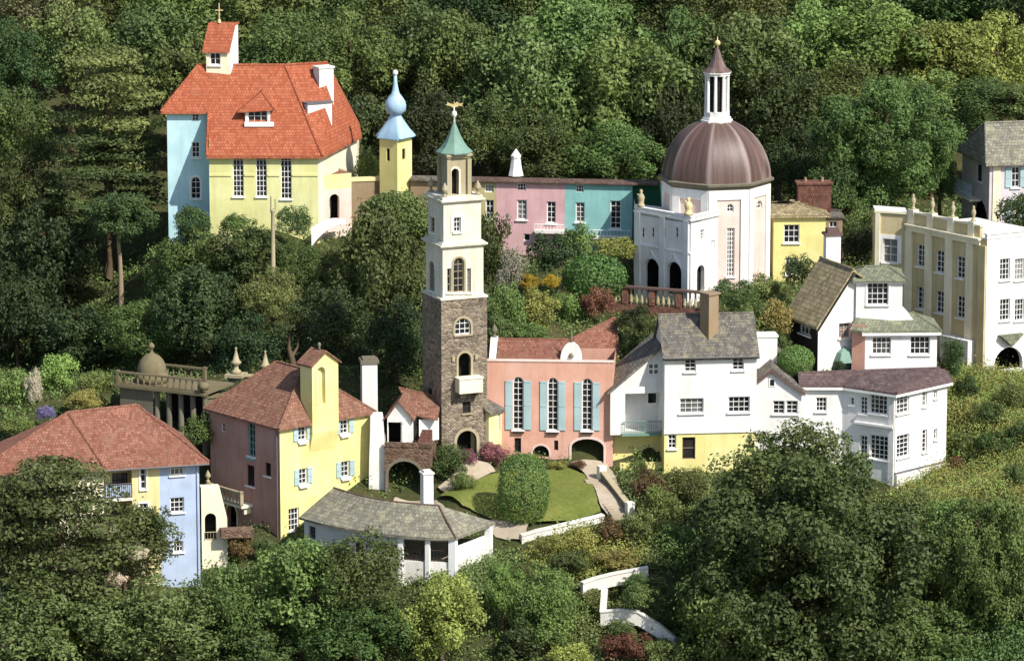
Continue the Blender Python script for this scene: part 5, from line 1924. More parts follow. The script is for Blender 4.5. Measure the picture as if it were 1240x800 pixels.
    f.box(b.mb('parapet', 'bridge_stone'), 0, L, zs + .002, zs + .3, -.22, -.0)
    b.done()
gatehouse()

# ---------------------------------------------------------------- grey roofed pavilion
def pavilion():
    Ke = at(552, 651, -14.5)
    ze = Ke.z
    h = 1.7
    E = [onz(*q, ze) for q in ((362, 626), (390, 633.5), (420, 639.5), (452, 644.5), (486, 648.5), (520, 650.5), (552, 651))]
    Rg = [onz(*q, ze + h) for q in ((404, 590), (418, 594.5), (436, 599.5), (458, 604), (482, 607.5), (507, 610), (531, 611.5))]
    ER = onz(600, 632, ze)
    n = len(E)
    b = Bld('garden_pavilion', 'long low white pavilion with curved grey slate roof and columned end below the lawn', 'pavilion', V(E[3].x, E[3].y + 2, ze - 2.6))
    zb = at(550, 692, -14.5).z
    BK = []
    for e, r in zip(E, Rg):
        q = r * 2 - e
        BK.append(V(q.x, q.y, ze))
    ERb = ER + (BK[-1] - E[-1]) * .12
    polys = []
    for i in range(n - 1):
        m0, m1 = E[i].lerp(Rg[i], .5) - V(0, 0, .1), E[i + 1].lerp(Rg[i + 1], .5) - V(0, 0, .1)
        polys += [[E[i], E[i + 1], m1, m0], [m0, m1, Rg[i + 1], Rg[i]], [Rg[i], Rg[i + 1], BK[i + 1], BK[i]]]
    polys += [[E[-1], ER, Rg[-1]], [ER, BK[-1], Rg[-1]], [BK[0], E[0], Rg[0]]]
    b.roof(polys, 'stone_slate', .15, caps=[(Rg[i], Rg[i + 1]) for i in range(n - 1)] + [(E[-1], Rg[-1])], capmat='brown_tile', cr=.06)
    # walls under the eaves
    ins = .45
    Wp = [e.lerp(V(r.x, r.y, ze), ins / (V(r.x, r.y, ze) - e).length) for e, r in zip(E, Rg)]
    cor = Wp[-1]
    wr = ER.lerp(V(Rg[-1].x, Rg[-1].y, ze), .12)
    for i in range(n - 3):
        d = Wp[i + 1] - Wp[i]; d.z = 0; L = d.length; d.normalize()
        f = Face(Wp[i], d, L)
        ops = []
        if i == 0:
            ops = [Wn(374, 637, 382, 652, 2, 3, mat='grey_lead')]
        if i == 2:
            ops = [Wn(430, 654, 440, 668, 2, 3, mat='dark_wood')]
        b.wall(f, 'white_render', zb - 1.5, ze - .05, ops)
    op = [Wp[n - 3], Wp[n - 2], cor]
    for a, c in list(zip(op[:-1], op[1:])) + [(cor, wr)]:
        d = c - a; d.z = 0; L = d.length; d.normalize()
        f = Face(a, d, L)
        f.box(b.mb('plinth', 'white_weathered'), 0, L, zb - 1.5, zb + .55, -.25, .04)
        f.box(b.mb('beam', 'white_paint'), 0, L, ze - .34, ze - .12, -.22, -.02)
        if a is cor:
            f.box(b.mb('side_panel', 'white_render'), .4, L - .3, zb + .552, ze - .85, -.2, -.1)
        else:
            b.rail(f.pt(.2, 0, -.1), f.pt(L - .2, 0, -.1), zb + .55, .8, 'dark_wood', .2)
    for q, w in ((op[0], .34), (op[1], .3), (cor, .5), (wr, .45)):
        m = MB(); m.cbox(q, dirv(-20), w, w, zb - 1, ze - .06)
        b.add('column', 'white_paint', m)
    # inside: floor, back wall, cross wall
    ctr = [V(r.x, r.y, 0) for r in Rg]
    d = ctr[-1] - ctr[n - 3]; d.z = 0
    b.mb('inner_wall', 'grey_stone').box(ctr[n - 3] + V(0, 0, zb), d * 1.2, V(0, .15, 0), (0, 0, ze - zb + .5))
    q = op[0]
    dd = ctr[n - 3] - V(q.x, q.y, 0)
    b.mb('inner_wall', 'white_render').box(V(q.x, q.y, zb) + dd * .12, dd * .86, V(-.12, 0, 0), (0, 0, ze - zb + .2))
    b.mb('floor', 'path_gravel').prism([V(op[0].x, op[0].y + .1, zb + .4), V(cor.x, cor.y + .1, zb + .4), V(wr.x - .1, wr.y, zb + .4), ctr[-1] + V(0, 0, zb + .4), ctr[n - 3] + V(0, 0, zb + .4)], (0, 0, .1))
    c = at(517, 612, -10.8)
    zt = at(517, 573, -10.8).z
    m = MB(); m.cbox(c, dirv(20), .72, .72, zt - 5, zt)
    ch = b.add('chimney', 'white_render', m)
    m = MB(); m.cbox(c, dirv(20), .86, .86, zt + .002, zt + .12); m.cbox(c, dirv(20), .55, .55, zt + .122, zt + .26)
    b.add('chimney_cap', 'white_weathered', m, ch)
    b.done()
pavilion()

# ---------------------------------------------------------------- blue house lower left
def blue_house():
    Y = -11
    K = at(243, 706, Y)
    P = Vector((K.x, K.y, 0))
    u = dirv(16); v = Vector((-u.y, u.x, 0))
    ze = at(243, 556, Y).z
    L = -span(K, u, 128)
    Q = P - u * L
    b = Bld('blue_house', 'light blue and yellow house with a broad weathered red hip roof', 'house', Q + u * L / 2 + v * 3 + V(0, 0, K.z))
    z0 = K.z - 2
    f = Face(Q, u, L)
    sB = f.st(194, 620)[0]; sY = f.st(160, 600)[0]
    b.wall(f, 'light_blue_render', z0, ze, [Wn(206, 560, 223, 575, 3, 2), Wn(206, 602, 223, 620, 3, 3), Wn(210, 655, 222, 668, 3, 2)], s0=sB, s1=L)
    b.wall(f, 'pale_yellow_render', z0, ze, [Wn(170, 566, 177, 592, 1, 3, trim='white_paint'), Wn(169, 609, 179, 629, 2, 3, trim='white_paint')], s0=sY, s1=sB)
    # recessed balcony part
    fb = Face(Q + v * 1.3, u, sY)
    b.wall(fb, 'pale_yellow_render', z0, ze, [Wn(136, 572, 156, 600, 3, 3, mat='dark_wood'), Wn(134, 612, 156, 634, 3, 3, mat='dark_wood')])
    m = b.mb('wall', 'pale_yellow_render')
    m.poly([f.pt(sY, z0, 0), f.pt(sY, ze, 0), f.pt(sY, ze, -1.3), f.pt(sY, z0, -1.3)])
    zf = f.st(145, 603)[1]
    f.box(b.mb('balcony_slab', 'white_weathered'), 0, sY - .002, zf - .2, zf, -1.3, .05)
    b.rail(f.pt(0, 0, 0), f.pt(sY, 0, 0), zf, 1.0, 'grey_lead', .14)
    f.box(b.mb('balcony_panel', 'light_blue_render'), .1, sY - .05, zf + .05, zf + .9, -.06, -.03)
    f.box(b.mb('balcony_wall', 'pale_yellow_render'), -.5, sY - .1, z0, f.st(145, 640)[1], .0, .2)
    # left part
    w = dirv(180 + 12)
    Lw = 8.5
    fw = Face(Q + w * Lw, -w, Lw)
    b.wall(fw, 'cream_render', z0, ze, [Wn(20, 575, 34, 595, 2, 3), Wn(80, 575, 94, 595, 2, 3)])
    b.wall(Face(P, v, 8), 'light_blue_render', z0, ze)
    b.wall(Face(P + v * 8, -u, L), 'cream_render', z0, ze)
    # roof
    o = .6
    zE = ze - .05
    E1 = P + u * o - v * o + V(0, 0, zE)
    E0 = Q - v * o + V(0, 0, zE)
    E2 = Q + w * (Lw + o) + V(0, -o, zE)
    h = 3.1
    R1 = onz(166, 490, ze + h); R0 = onz(82, 499, ze + h)
    RB = onz(20, 514, ze + h * .72)
    B1 = P + u * o + v * 8.6 + V(0, 0, zE)
    B2 = E2 + V(.5, 9, 0)
    b.roof([[E0, E1, R1, R0], [E2, E0, R0], [E1, B1, R1], [R1, B1, B2, R0], [E2, R0, B2]], 'orange_tile', .2, caps=[(E1, R1), (R0, R1), (E0, R0), (E2, R0)], cr=.1)
    m = MB()
    m.tube([E0 - V(0, 0, .2), E1 - V(0, 0, .2)], .07, 6)
    b.add('gutter', 'grey_lead', m)
    m = MB()
    q = P - u * .15 - v * .08
    m.tube([V(q.x, q.y, ze - .2), V(q.x, q.y, z0)], .05, 6)
    b.add('drainpipe', 'light_blue_render', m)
    b.done()
    # cream gateway between the blue house and the yellow house
    K = at(245, 700, -9.6)
    P = Vector((K.x, K.y, 0))
    u = dirv(10)
    L = span(K, u, 276)
    f = Face(P, u, L)
    zt = f.st(255, 590)[1]
    g = Bld('cream_gateway', 'cream wall with a dark arched opening between blue and yellow houses', 'gateway', K + u * L / 2)
    zm = f.st(268, 627)[1]
    s = f.st(266, 600)[0]
    sm = f.st(270, 600)[0]
    g.wall(f, 'cream_render', K.z - 1.5, zt, [Ar(248, 621, 262, 654, depth=1.0)], s1=s)
    g.mb('wall', 'cream_render').poly([f.pt(s, K.z - 1.5), f.pt(L, K.z - 1.5), f.pt(L, zm), f.pt(s, zt)])
    v = Vector((-u.y, u.x, 0))
    m = g.mb('wall', 'cream_render')
    m.poly([f.pt(L, K.z - 1.5), f.pt(L, zm), f.pt(L, zm, -1), f.pt(L, K.z - 1.5, -1)])
    m.poly([f.pt(s, zt), f.pt(L, zm), f.pt(L, zm, -1), f.pt(s, zt, -1)])
    m.poly([f.pt(0, zt), f.pt(s, zt), f.pt(s, zt, -1), f.pt(0, zt, -1)])
    g.rail(f.pt(f.st(248, 650)[0], 0, .05), f.pt(f.st(262, 650)[0], 0, .05), f.st(255, 653)[1], .55, 'buff_stone', .2)
    f.box(g.mb('flower_ledge', 'bridge_stone'), f.st(266, 640)[0], f.st(266, 640)[0] + 2.3, f.st(270, 648)[1], f.st(270, 638)[1], .01, .9)
    g.done()
blue_house()

# ---------------------------------------------------------------- domed stone pavilion and balustrade on the left
def stone_pavilion():
    Y = 4
    K = at(186, 520, Y)
    P = Vector((K.x, K.y, 0))
    u = dirv(-26); v = Vector((-u.y, u.x, 0))
    w_ = -u
    b = Bld('stone_pavilion', 'weathered stone garden pavilion with balustrade and small ribbed dome', 'pavilion', K + V(0, 2, 0))
    zc = at(186, 472, Y).z
    L1 = -span(K, u, 146)
    L2 = span(K, u, 250)
    f1 = Face(P - u * L1, u, L1)
    b.wall(f1, 'grey_stone', K.z - 1.5, zc)
    m = b.mb('column', 'grey_stone')
    for i in range(5):
        q = P + u * (L2 * (i + .15) / 4.4) + v * .3
        m.lathe((q.x, q.y, K.z - 1.5), [(0, 0), (.28, 0), (.24, .3), (.2, zc - K.z + 1.2), (.3, zc - K.z + 1.4), (0, zc - K.z + 1.4)], 9)
    b.mb('back_wall', 'dark_interior').box(P + v * 2.2 + V(0, 0, K.z - 1.5), u * L2, v * .2, (0, 0, zc - K.z + 1.45))
    f = Face(P - u * (L1 + .3), u, L1 + L2 + .3)
    f.box(b.mb('cornice', 'mossy_stone'), 0, f.W, zc, zc + .22, -.3, .3)
    b.slab('flat_roof', 'mossy_stone', P - u * L1, u, v, L1 + L2, 4, zc + .02, zc + .2)
    b.balustrade(f.pt(.1, 0, .1), f.pt(f.W - .3, 0, .1), zc + .222, .95, 'mossy_stone', .5)
    b.balustrade(P - u * (L1 - .2) + v * 3.5, P + u * (L2 * .55) + v * 3.5, zc + .222, .95, 'mossy_stone', .5)
    c = at(184, 462, Y + 1.9)
    zd = zc + .6
    m = MB(); m.smooth = True
    rad = 1.05
    m.lathe((c.x, c.y, zc + .2), [(0, 0), (1.2, 0), (1.2, .6), (1.08, .64), (1.08, .85), (1.02, 1.25), (.85, 1.62), (.58, 1.92), (.3, 2.08), (.16, 2.12), (.12, 2.25), (.1, 2.45), (.2, 2.52), (.24, 2.66), (.18, 2.8), (.06, 2.9), (0, 2.95)], 20)
    b.add('dome', 'mossy_stone', m)
    # scroll at the right end
    q = f.pt(f.W - .1, zc + .7, .1)
    m = MB(); m.smooth = True
    m.lathe(q, [(0, -.3), (.3, -.26), (.42, 0), (.3, .26), (0, .3)], 10)
    b.add('scroll', 'mossy_stone', m)
    b.done()
    # long low wall continuing right behind the roofs
    p0, p1 = at(252, 492, 3.2), at(280, 488, 4.2)
    w = Bld('terrace_wall', 'low pale stone terrace wall right of the small stone dome', 'wall', p0.lerp(p1, .5))
    d = p1 - p0; d.z = 0; L = d.length; d.normalize()
    f = Face(p0, d, L)
    zt = at(262, 478, 3.5).z
    f.box(w.mb('wall', 'grey_stone'), 0, L, p0.z - 2, zt - .2, -.4, 0)
    f.box(w.mb('coping', 'mossy_stone'), -.05, L + .05, zt - .2, zt, -.5, .1)
    w.done()
    # two urn topped gate piers
    for px, y0, Yp, lab in ((286, 452, 7, 'stone gate pier with tall urn, left of the pair above the mauve roof'), (321.5, 456, 7.6, 'stone gate pier with tall urn, right of the pair behind the mauve roof')):
        q = at(px, y0, Yp)
        w = Bld('gate_pier', lab, 'gate pier', V(q.x, q.y, q.z - 3.2), 'gate piers with urns')
        w.mb('shaft', 'grey_stone').cbox(q, dirv(-15), 1.0, 1.0, q.z - 3.2, q.z - .22)
        w.mb('cap', 'buff_stone').cbox(q, dirv(-15), 1.35, 1.35, q.z - .218, q.z)
        m = MB(); m.smooth = True; urn(m, (q.x, q.y, q.z + .002), 1.2, True)
        w.add('urn', 'buff_stone', m)
        w.done()
    q = at(305, 462, 7.2)
    w = Bld('garden_wall', 'short dark stone wall between the two urn gate piers', 'wall', V(q.x, q.y, q.z - 2.5))
    w.mb('wall', 'grey_stone').cbox(q, dirv(-12), 1.0, .6, q.z - 2.5, q.z + .4)
    w.mb('coping', 'buff_stone').cbox(q, dirv(-12), 1.1, .75, q.z + .402, q.z + .5)
    w.done()
stone_pavilion()

# ---------------------------------------------------------------- tall garden column
q = at(331, 330, 20)
zt = at(331, 252, 20).z
b = Bld('garden_column', 'slender cream stone column rising from shrubs below the red roofed house', 'column', q)
m = MB(); m.smooth = True
H = zt - q.z
m.lathe(q - V(0, 0, 1.5), [(0, 0), (.32, 0), (.32, .3), (.17, .4), (.15, 1.0 + H * .7), (.13, H + 1.1), (.2, H + 1.25), (.22, H + 1.4), (0, H + 1.4)], 12)
b.add('shaft', 'buff_stone', m)
m = MB()
m.tube([q + V(-.12, 0, H - .12), q + V(-.12, 0, H + .9)], .06, 6); m.tube([q + V(.2, 0, H - .12), q + V(.2, 0, H + .7)], .05, 6)
b.add('finial', 'buff_stone', m)
b.done()

# ---------------------------------------------------------------- brick balustrade terrace below the rotunda
p0, p1 = at(728, 372, 17.5), at(851, 381, 14.5)
b = Bld('brick_terrace', 'red brick terrace wall with pale balusters and dark coping below the rotunda', 'terrace wall', p0.lerp(p1, .5) - V(0, 0, 1))
d = p1 - p0; d.z = 0; L = d.length; d.normalize()
f = Face(p0, d, L)
zt = f.st(790, 351)[1]; zb_ = f.st(790, 370)[1]
f.box(b.mb('wall', 'red_brick'), 0, L, p0.z - 3, zb_, -.5, 0)
f.box(b.mb('coping', 'brown_fascia'), -.05, L + .05, zt, zt + .16, -.36, .1)
m = b.mb('baluster', 'buff_stone')
n = int(L / .42)
for i in range(n):
    s = L * (i + .5) / n
    if i % 5 == 4:
        f.box(b.mb('pier', 'red_brick'), s - .22, s + .22, zb_ + .001, zt - .001, -.34, .04)
    else:
        m.lathe(f.pt(s, zb_, -.15), [(.07, 0), (.15, .2), (.09, (zt - zb_) * .55), (.07, zt - zb_ - .15), (.12, zt - zb_)], 8)
b.done()

# ---------------------------------------------------------------- white garden walls and the stair below the hall
def strip_wall(name, label, pix, h, th, mat, Yoff=0, capmat=None, lift=0):
    pts = []
    for q in pix:
        pts.append(at(*q) if len(q) == 3 else ground(*q) + V(0, 0, lift))
    b = Bld(name, label, 'wall', pts[0].lerp(pts[-1], .5))
    m = b.mb('wall', mat)
    cmb = b.mb('coping', capmat or mat)
    for i in range(len(pts) - 1):
        a, c = pts[i], pts[i + 1]
        d = c - a; d.z = 0; d.normalize()
        n = V(-d.y, d.x, 0)
        hb = h if not isinstance(h, (list, tuple)) else None
        m.prism([a - V(0, 0, .4), c - V(0, 0, .4), c + V(0, 0, h), a + V(0, 0, h)], n * th)
        cmb.prism([a - n * .06 + V(0, 0, h + .002), c - n * .06 + V(0, 0, h + .002), c - n * .06 + V(0, 0, h + .1), a - n * .06 + V(0, 0, h + .1)], n * (th + .12))
    return b.done()
strip_wall('garden_wall', 'white kerb wall curving along the front edge of the lawn', [(632, 656), (650, 650), (675, 644), (700, 638), (732, 630)], .3, .45, 'white_weathered')
strip_wall('garden_wall', 'white garden wall sloping up to the right below the golden hedge', [(706, 714, -15.5), (722, 708, -15.0), (742, 703, -14.6), (763, 699, -14.2), (785, 695, -14.0)], .42, .35, 'white_weathered')
strip_wall('garden_wall', 'white zigzag garden wall descending steeply to the lower right, nearest the viewer', [(729, 722, -16.6), (727, 750, -17.2), (748, 748, -17.4), (772, 750, -17.6), (798, 766, -17.9), (822, 786, -18.2)], .5, .35, 'white_weathered')

def stair():
    a, c = ground(726, 582), ground(760, 626)
    b = Bld('garden_stair', 'stone steps with dark sloping parapet descending beside the lawn', 'stairs', a.lerp(c, .5))
    d = c - a; Lh = math.hypot(d.x, d.y)
    dn = V(d.x, d.y, 0).normalized(); n = V(-dn.y, dn.x, 0)
    k = 14
    m = b.mb('steps', 'path_gravel')
    for i in range(k):
        p = a.lerp(c, i / k)
        m.box(V(p.x, p.y, p.z - .8) - n * 1.2, dn * (Lh / k), n * 1.1, (0, 0, 1.0))
    m = b.mb('parapet', 'grey_stone')
    p0, p1 = a + n * .0, c + n * .0
    m.prism([p0 - V(0, 0, 1), p1 - V(0, 0, 1), p1 + V(0, 0, .75), p0 + V(0, 0, .75)], n * .35)
    cp = b.mb('coping', 'buff_stone')
    cp.prism([p0 - n * .05 + V(0, 0, .752), p1 - n * .05 + V(0, 0, .752), p1 - n * .05 + V(0, 0, .85), p0 - n * .05 + V(0, 0, .85)], n * .45)
    for p in (p0, p1):
        b.mb('end_pier', 'white_weathered').cbox(p + n * .17, dn, .55, .55, p.z - 1, p.z + 1.1)
    b.done()
stair()
# ---------------------------------------------------------------- vegetation
def crown_mesh(name, seed, rx, rz, lobes, per, leaf_s, lob_r=(.2, .36), flat=0.0, tiers=False, hole=.12, updown=.25, stray=.15):
    """a crown: lobes of leaf-sized faces filling an ellipsoid (metres); every leaf carries a random tone"""
    rnd = random.Random(seed)
    v = []; fcs = []; tone = []
    for L in range(lobes):
        while True:
            d = Vector((rnd.gauss(0, 1), rnd.gauss(0, 1), rnd.gauss(updown, 1)))
            if d.length > .1:
                break
        d.normalize()
        rad = rnd.uniform(.5, .9) if rnd.random() > .2 else rnd.uniform(.1, .5)
        if tiers:
            zt = rnd.choice([-.75, -.45, -.12, .22, .52, .8]) + rnd.uniform(-.07, .07)
            w = math.sqrt(max(.03, 1 - zt * zt)) * (1.02 - .25 * zt)
            an = rnd.uniform(0, 2 * math.pi); rr = w * math.sqrt(rnd.uniform(.05, 1)) * .82
            c = Vector((math.cos(an) * rr * rx, math.sin(an) * rr * rx, zt * rz))
            lr = rnd.uniform(*lob_r) * rx
            sq = Vector((1.25, 1.25, .34))
        else:
            c = Vector((d.x * rad * rx, d.y * rad * rx, d.z * rad * rz))
            lr = rnd.uniform(*lob_r) * (rx + rz) / 2 * (1.15 - .35 * rad)
            sq = Vector((1, 1, 1 - flat))
        lt = rnd.random()
        oc = Vector((d.x, d.y, d.z + .35)).normalized()
        cnt = int(per * (lr / (sum(lob_r) / 2 * (rx + rz) / 2)) ** 1.6)
        for k in range(cnt):
            e = Vector((rnd.gauss(0, 1), rnd.gauss(0, 1), rnd.gauss(.15, 1))).normalized()
            if not tiers and e.dot(oc) < -.45 and rnd.random() < .75:
                continue
            if noise.noise((e * 1.7 + Vector((L * 3.1, seed, 0)))) > 1 - hole * 6:
                continue
            q = c + Vector((e.x * sq.x, e.y * sq.y, e.z * sq.z)) * lr * (rnd.uniform(.72, 1.08) if rnd.random() > stray else rnd.uniform(1.0, 1.4))
            n = (e * 1.0 + Vector((rnd.gauss(0, .6), rnd.gauss(0, .6), rnd.gauss(.25, .6)))).normalized()
            a = n.cross(Vector((rnd.gauss(0, 1), rnd.gauss(0, 1), rnd.gauss(0, 1)))).normalized()
            b = n.cross(a)
            s = leaf_s * rnd.uniform(.55, 1.25)
            i = len(v)
            v += [q - a * s, q + b * s * .55 + n * s * .12, q + a * s, q - b * s * .55 + n * s * .12]
            fcs.append((i, i + 1, i + 2, i + 3))
            tone.append(min(1, max(0, .5 * lt + .5 * rnd.random())))
    me = bpy.data.meshes.new(name)
    me.from_pydata(v, [], fcs)
    at_ = me.attributes.new('tone', 'FLOAT', 'FACE')
    at_.data.foreach_set('value', tone)
    me.materials.append(MAT['leaf_mid'])
    return me

def clipped_mesh(name, seed, n, leaf_s, shape):
    """a clipped shrub: dense small leaves on a closed form; shape(dir) gives the surface point"""
    rnd = random.Random(seed)
    v = []; fcs = []; tone = []
    for k in range(n):
        e = Vector((rnd.gauss(0, 1), rnd.gauss(0, 1), rnd.gauss(0, 1))).normalized()
        q = shape(e) * (rnd.uniform(.9, 1.02) + (rnd.uniform(0, .07) if rnd.random() < .12 else 0) + .05 * noise.noise(e * 2.5 + Vector((seed, 0, 0))) + .035 * noise.noise(e * 7))
        nn = (e + Vector((rnd.gauss(0, .5), rnd.gauss(0, .5), rnd.gauss(0, .5)))).normalized()
        a = nn.cross(Vector((rnd.gauss(0, 1), rnd.gauss(0, 1), rnd.gauss(0, 1)))).normalized()
        b = nn.cross(a)
        s = leaf_s * rnd.uniform(.6, 1.2)
        i = len(v)
        v += [q - a * s, q + b * s * .6, q + a * s, q - b * s * .6]
        fcs.append((i, i + 1, i + 2, i + 3)); tone.append(rnd.random())
    me = bpy.data.meshes.new(name)
    me.from_pydata(v, [], fcs)
    at_ = me.attributes.new('tone', 'FLOAT', 'FACE'); at_.data.foreach_set('value', tone)
    me.materials.append(MAT['leaf_mid'])
    return me

def trunk_mesh(name, seed, limbs=7, bend=.25, bare=.0):
    """unit trunk: base at z = 0, top of trunk at z = 1, limbs spreading into the crown"""
    rnd = random.Random(seed)
    m = MB(); m.smooth = True
    pts = [Vector((0, 0, 0))]; rad = [.055]
    for i in range(1, 9):
        t = i / 8
        pts.append(Vector((rnd.gauss(0, .012) * bend * 4, rnd.gauss(0, .012) * bend * 4, t))); rad.append(.055 * (1 - t) ** .7 * .8 + .008)
    rad[0] = .075
    m.tube(pts, rad, 8)
    for k in range(limbs):
        t = rnd.uniform(max(.35, bare), .92)
        j = min(7, int(t * 8)); p = pts[j].lerp(pts[j + 1], t * 8 - j)
        an = rnd.uniform(0, 6.28); l = rnd.uniform(.16, .34) * (1.15 - t * .6)
        e = p + Vector((math.cos(an) * l, math.sin(an) * l, rnd.uniform(.05, .22)))
        mid = p.lerp(e, .5) + Vector((0, 0, -.02))
        m.tube([p, mid, e], [.022, .016, .005], 5)
    me = bpy.data.meshes.new(name)
    me.from_pydata(m.v, [], m.f)
    for p in me.polygons:
        p.use_smooth = True
    me.materials.append(MAT['bark'])
    return me

BROAD = [crown_mesh('crown', 11 + i, 4.5, 4.0, lb, pr, ls, lr) for i, (lb, pr, ls, lr) in enumerate(((84, 300, .135, (.13, .25)), (60, 290, .17, (.17, .3)), (46, 400, .175, (.2, .36)), (66, 300, .18, (.15, .28)), (54, 380, .15, (.18, .33))))]
BIG = [crown_mesh('crown', 31 + i, 8.0, 8.0, 160, 700, .165, (.095, .19)) for i in range(2)]
PINE = [crown_mesh('crown', 51 + i, 4.5, 6.0, 70, 300, .165, (.2, .34), tiers=True) for i in range(2)]
BUSH = [crown_mesh('foliage', 71 + i, 1.5, 1.2, 34, 190, .085, (.14, .42), updown=.1, stray=.3) for i in range(5)]
CONE = [crown_mesh('foliage', 91, 1.5, 3.2, 40, 130, .13, (.16, .28))]
TRUNK = [trunk_mesh('trunk', 5 + i) for i in range(3)]
TALL = trunk_mesh('trunk', 15, 4, .15, .7)
def dome_shape(e):
    k = 1 / max(.0001, (abs(e.x) ** 2.5 + abs(e.y) ** 2.5 + abs(e.z) ** 2.5) ** (1 / 2.5))
    return Vector((e.x, e.y, e.z)) * k
TOPI = clipped_mesh('foliage', 3, 9000, .085, lambda e: Vector((dome_shape(e).x * 1.82, dome_shape(e).y * 1.82, dome_shape(e).z * 2.6)))
ROUND = clipped_mesh('foliage', 4, 5000, .08, lambda e: Vector((e.x * 1.5, e.y * 1.5, e.z * 1.1)))
DIM = {}
for lst, dm in ((BROAD, (4.9, 4.5)), (BIG, (8.6, 8.6)), (PINE, (4.9, 6.3)), (BUSH, (1.75, 1.45)), (CONE, (1.6, 3.4)), ([TOPI], (1.85, 2.6)), ([ROUND], (1.5, 1.1))):
    for me in lst:
        DIM[me.name] = dm
FAM = {'b': BROAD, 'g': BIG, 'p': PINE, 's': BUSH, 'c': CONE, 't': [TOPI], 'r': [ROUND]}
_cnt = [0]
rng = random.Random(7)
def linked(name, me, mat, par):
    o = bpy.data.objects.new(name, me)
    COL.objects.link(o)
    o.parent = par
    o.material_slots[0].link = 'OBJECT'
    o.material_slots[0].material = MAT[mat]
    return o
def plant(cx, cy, w, h, Y, fam, mat, label, name=None, cat=None, group=None, trunk=None, tilt=0, bark='bark'):
    """a tree or shrub whose crown is seen at pixel (cx, cy) with size w x h; Y = depth, None = resting on the ground"""
    i = _cnt[0]; _cnt[0] += 1
    small = fam in 'src' or fam == 't'
    if Y is None:
        g = ground(cx, cy + h * .42)
        Y = g.y
    c = at(cx, cy, Y)
    k = ppm(Y)
    me = FAM[fam][i % len(FAM[fam])]
    dx, dz = DIM[me.name]
    name = name or ('shrub' if fam in 'sr' else 'tree')
    root = bpy.data.objects.new(name, None)
    root.empty_display_size = .5
    COL.objects.link(root)
    base = gz(c.x, c.y)
    cb = c.z - h / k / 2
    zb = min(base, cb - .1) if fam not in 't' else cb + .02
    root.location = (c.x, c.y, zb)
    tag(root, label, cat or ('shrub' if fam in 'srt' else 'tree'), group)
    cr = linked('foliage' if small else 'crown', me, mat, root)
    cr.location = (0, 0, c.z - zb)
    sx = w / k / 2 / dx
    cr.scale = (sx, sx, h / k / 2 / dz)
    cr.rotation_euler = (0, 0, rng.uniform(0, 6.28) if fam != 't' else 0)
    if not small or trunk:
        th = max(.6, (c.z + (h / k / 2) * .62) - zb)
        tr = linked('trunk', TALL if trunk == 'tall' else TRUNK[i % 3], bark, root)
        tk = .5 if trunk == 'tall' else (.4 if fam == 'p' else .6)
        tr.scale = (th * tk, th * tk, th)
        tr.rotation_euler = (0, 0, rng.uniform(0, 6.28))
        if small:
            ws = w / k
            tr.scale = (ws * .9, ws * .9, th)
    return root

WOOD = 'trees of the wooded hillside'
def T(cx, cy, w, h, Y, fam, mat, label, **kw):
    if Y > 38:
        w, h = w * 1.12, h * 1.06
    return plant(cx, cy, w, h, Y, fam, mat, label, group=kw.pop('group', WOOD), **kw)
# the wood behind, from the left; far row first
T(35, 10, 150, 120, 60, 'b', 'leaf_brown', 'brownish broadleaf tree filling the top left corner of the photo')
T(130, 0, 140, 120, 62, 'b', 'leaf_mid', 'mid green broadleaf tree at the top edge, second from the left corner')
T(215, 15, 130, 120, 60, 'b', 'leaf_green', 'fresh green tree at the top edge left of the red roofed turret')
T(310, 20, 150, 130, 60, 'b', 'leaf_mid', 'mid green tree at the top edge just right of the turret cross')
T(400, 15, 130, 120, 62, 'b', 'leaf_dark', 'dark green tree at the top edge above the white chimney of the red roof')
T(480, 5, 140, 120, 64, 'b', 'leaf_mid', 'mid green tree at the top edge above the blue onion dome')
T(560, 0, 140, 110, 62, 'b', 'leaf_deep', 'deep green tree at the top edge above the bell tower weather vane')
T(650, -5, 150, 110, 66, 'b', 'leaf_olive', 'olive green tree at the top edge above the white obelisk chimney')
T(745, -5, 150, 110, 66, 'b', 'leaf_green', 'fresh green tree at the top edge above the turquoise cottage')
T(830, 0, 130, 110, 64, 'b', 'leaf_dark', 'dark tree at the top edge left of the lantern ball')
T(915, 5, 140, 120, 64, 'b', 'leaf_olive', 'olive tree at the top edge right of the lantern ball')
T(1000, 0, 140, 110, 66, 'b', 'leaf_mid', 'mid green tree at the top edge, far behind the lime coloured trees')
T(1085, -8, 150, 110, 70, 'b', 'leaf_dark', 'dark green tree at the top edge above the brightest lime tree')
T(1165, -5, 140, 110, 70, 'b', 'leaf_mid', 'green tree at the top edge above the lilac house left end')
T(1240, 0, 140, 120, 68, 'b', 'leaf_deep', 'deep green tree filling the top right corner of the photo')
# second row
T(15, 85, 120, 130, 52, 'b', 'leaf_dark', 'dark tree at the left edge below the brownish corner tree')
T(85, 55, 120, 110, 54, 'b', 'leaf_olive', 'olive tree on the hill above the big layered pine')
T(175, 70, 140, 130, 54, 'b', 'leaf_dark', 'dark tree right behind the top of the layered pine')
T(235, 95, 110, 130, 50, 'b', 'leaf_mid', 'green tree showing between the layered pine and the red roof')
T(345, 75, 140, 120, 50, 'b', 'leaf_mid', 'green tree directly behind the red roof ridge')
T(425, 85, 150, 150, 52, 'b', 'leaf_mid', 'green tree standing between red roof chimney and onion dome')
T(505, 75, 140, 150, 54, 'b', 'leaf_olive', 'olive tree right behind the tip of the onion dome')
T(560, 85, 120, 140, 50, 'b', 'leaf_mid', 'green tree right behind the bell tower weather vane')
T(425, 165, 120, 120, 44, 'b', 'leaf_deep', 'deep shaded tree filling the gap between red roof and onion tower')
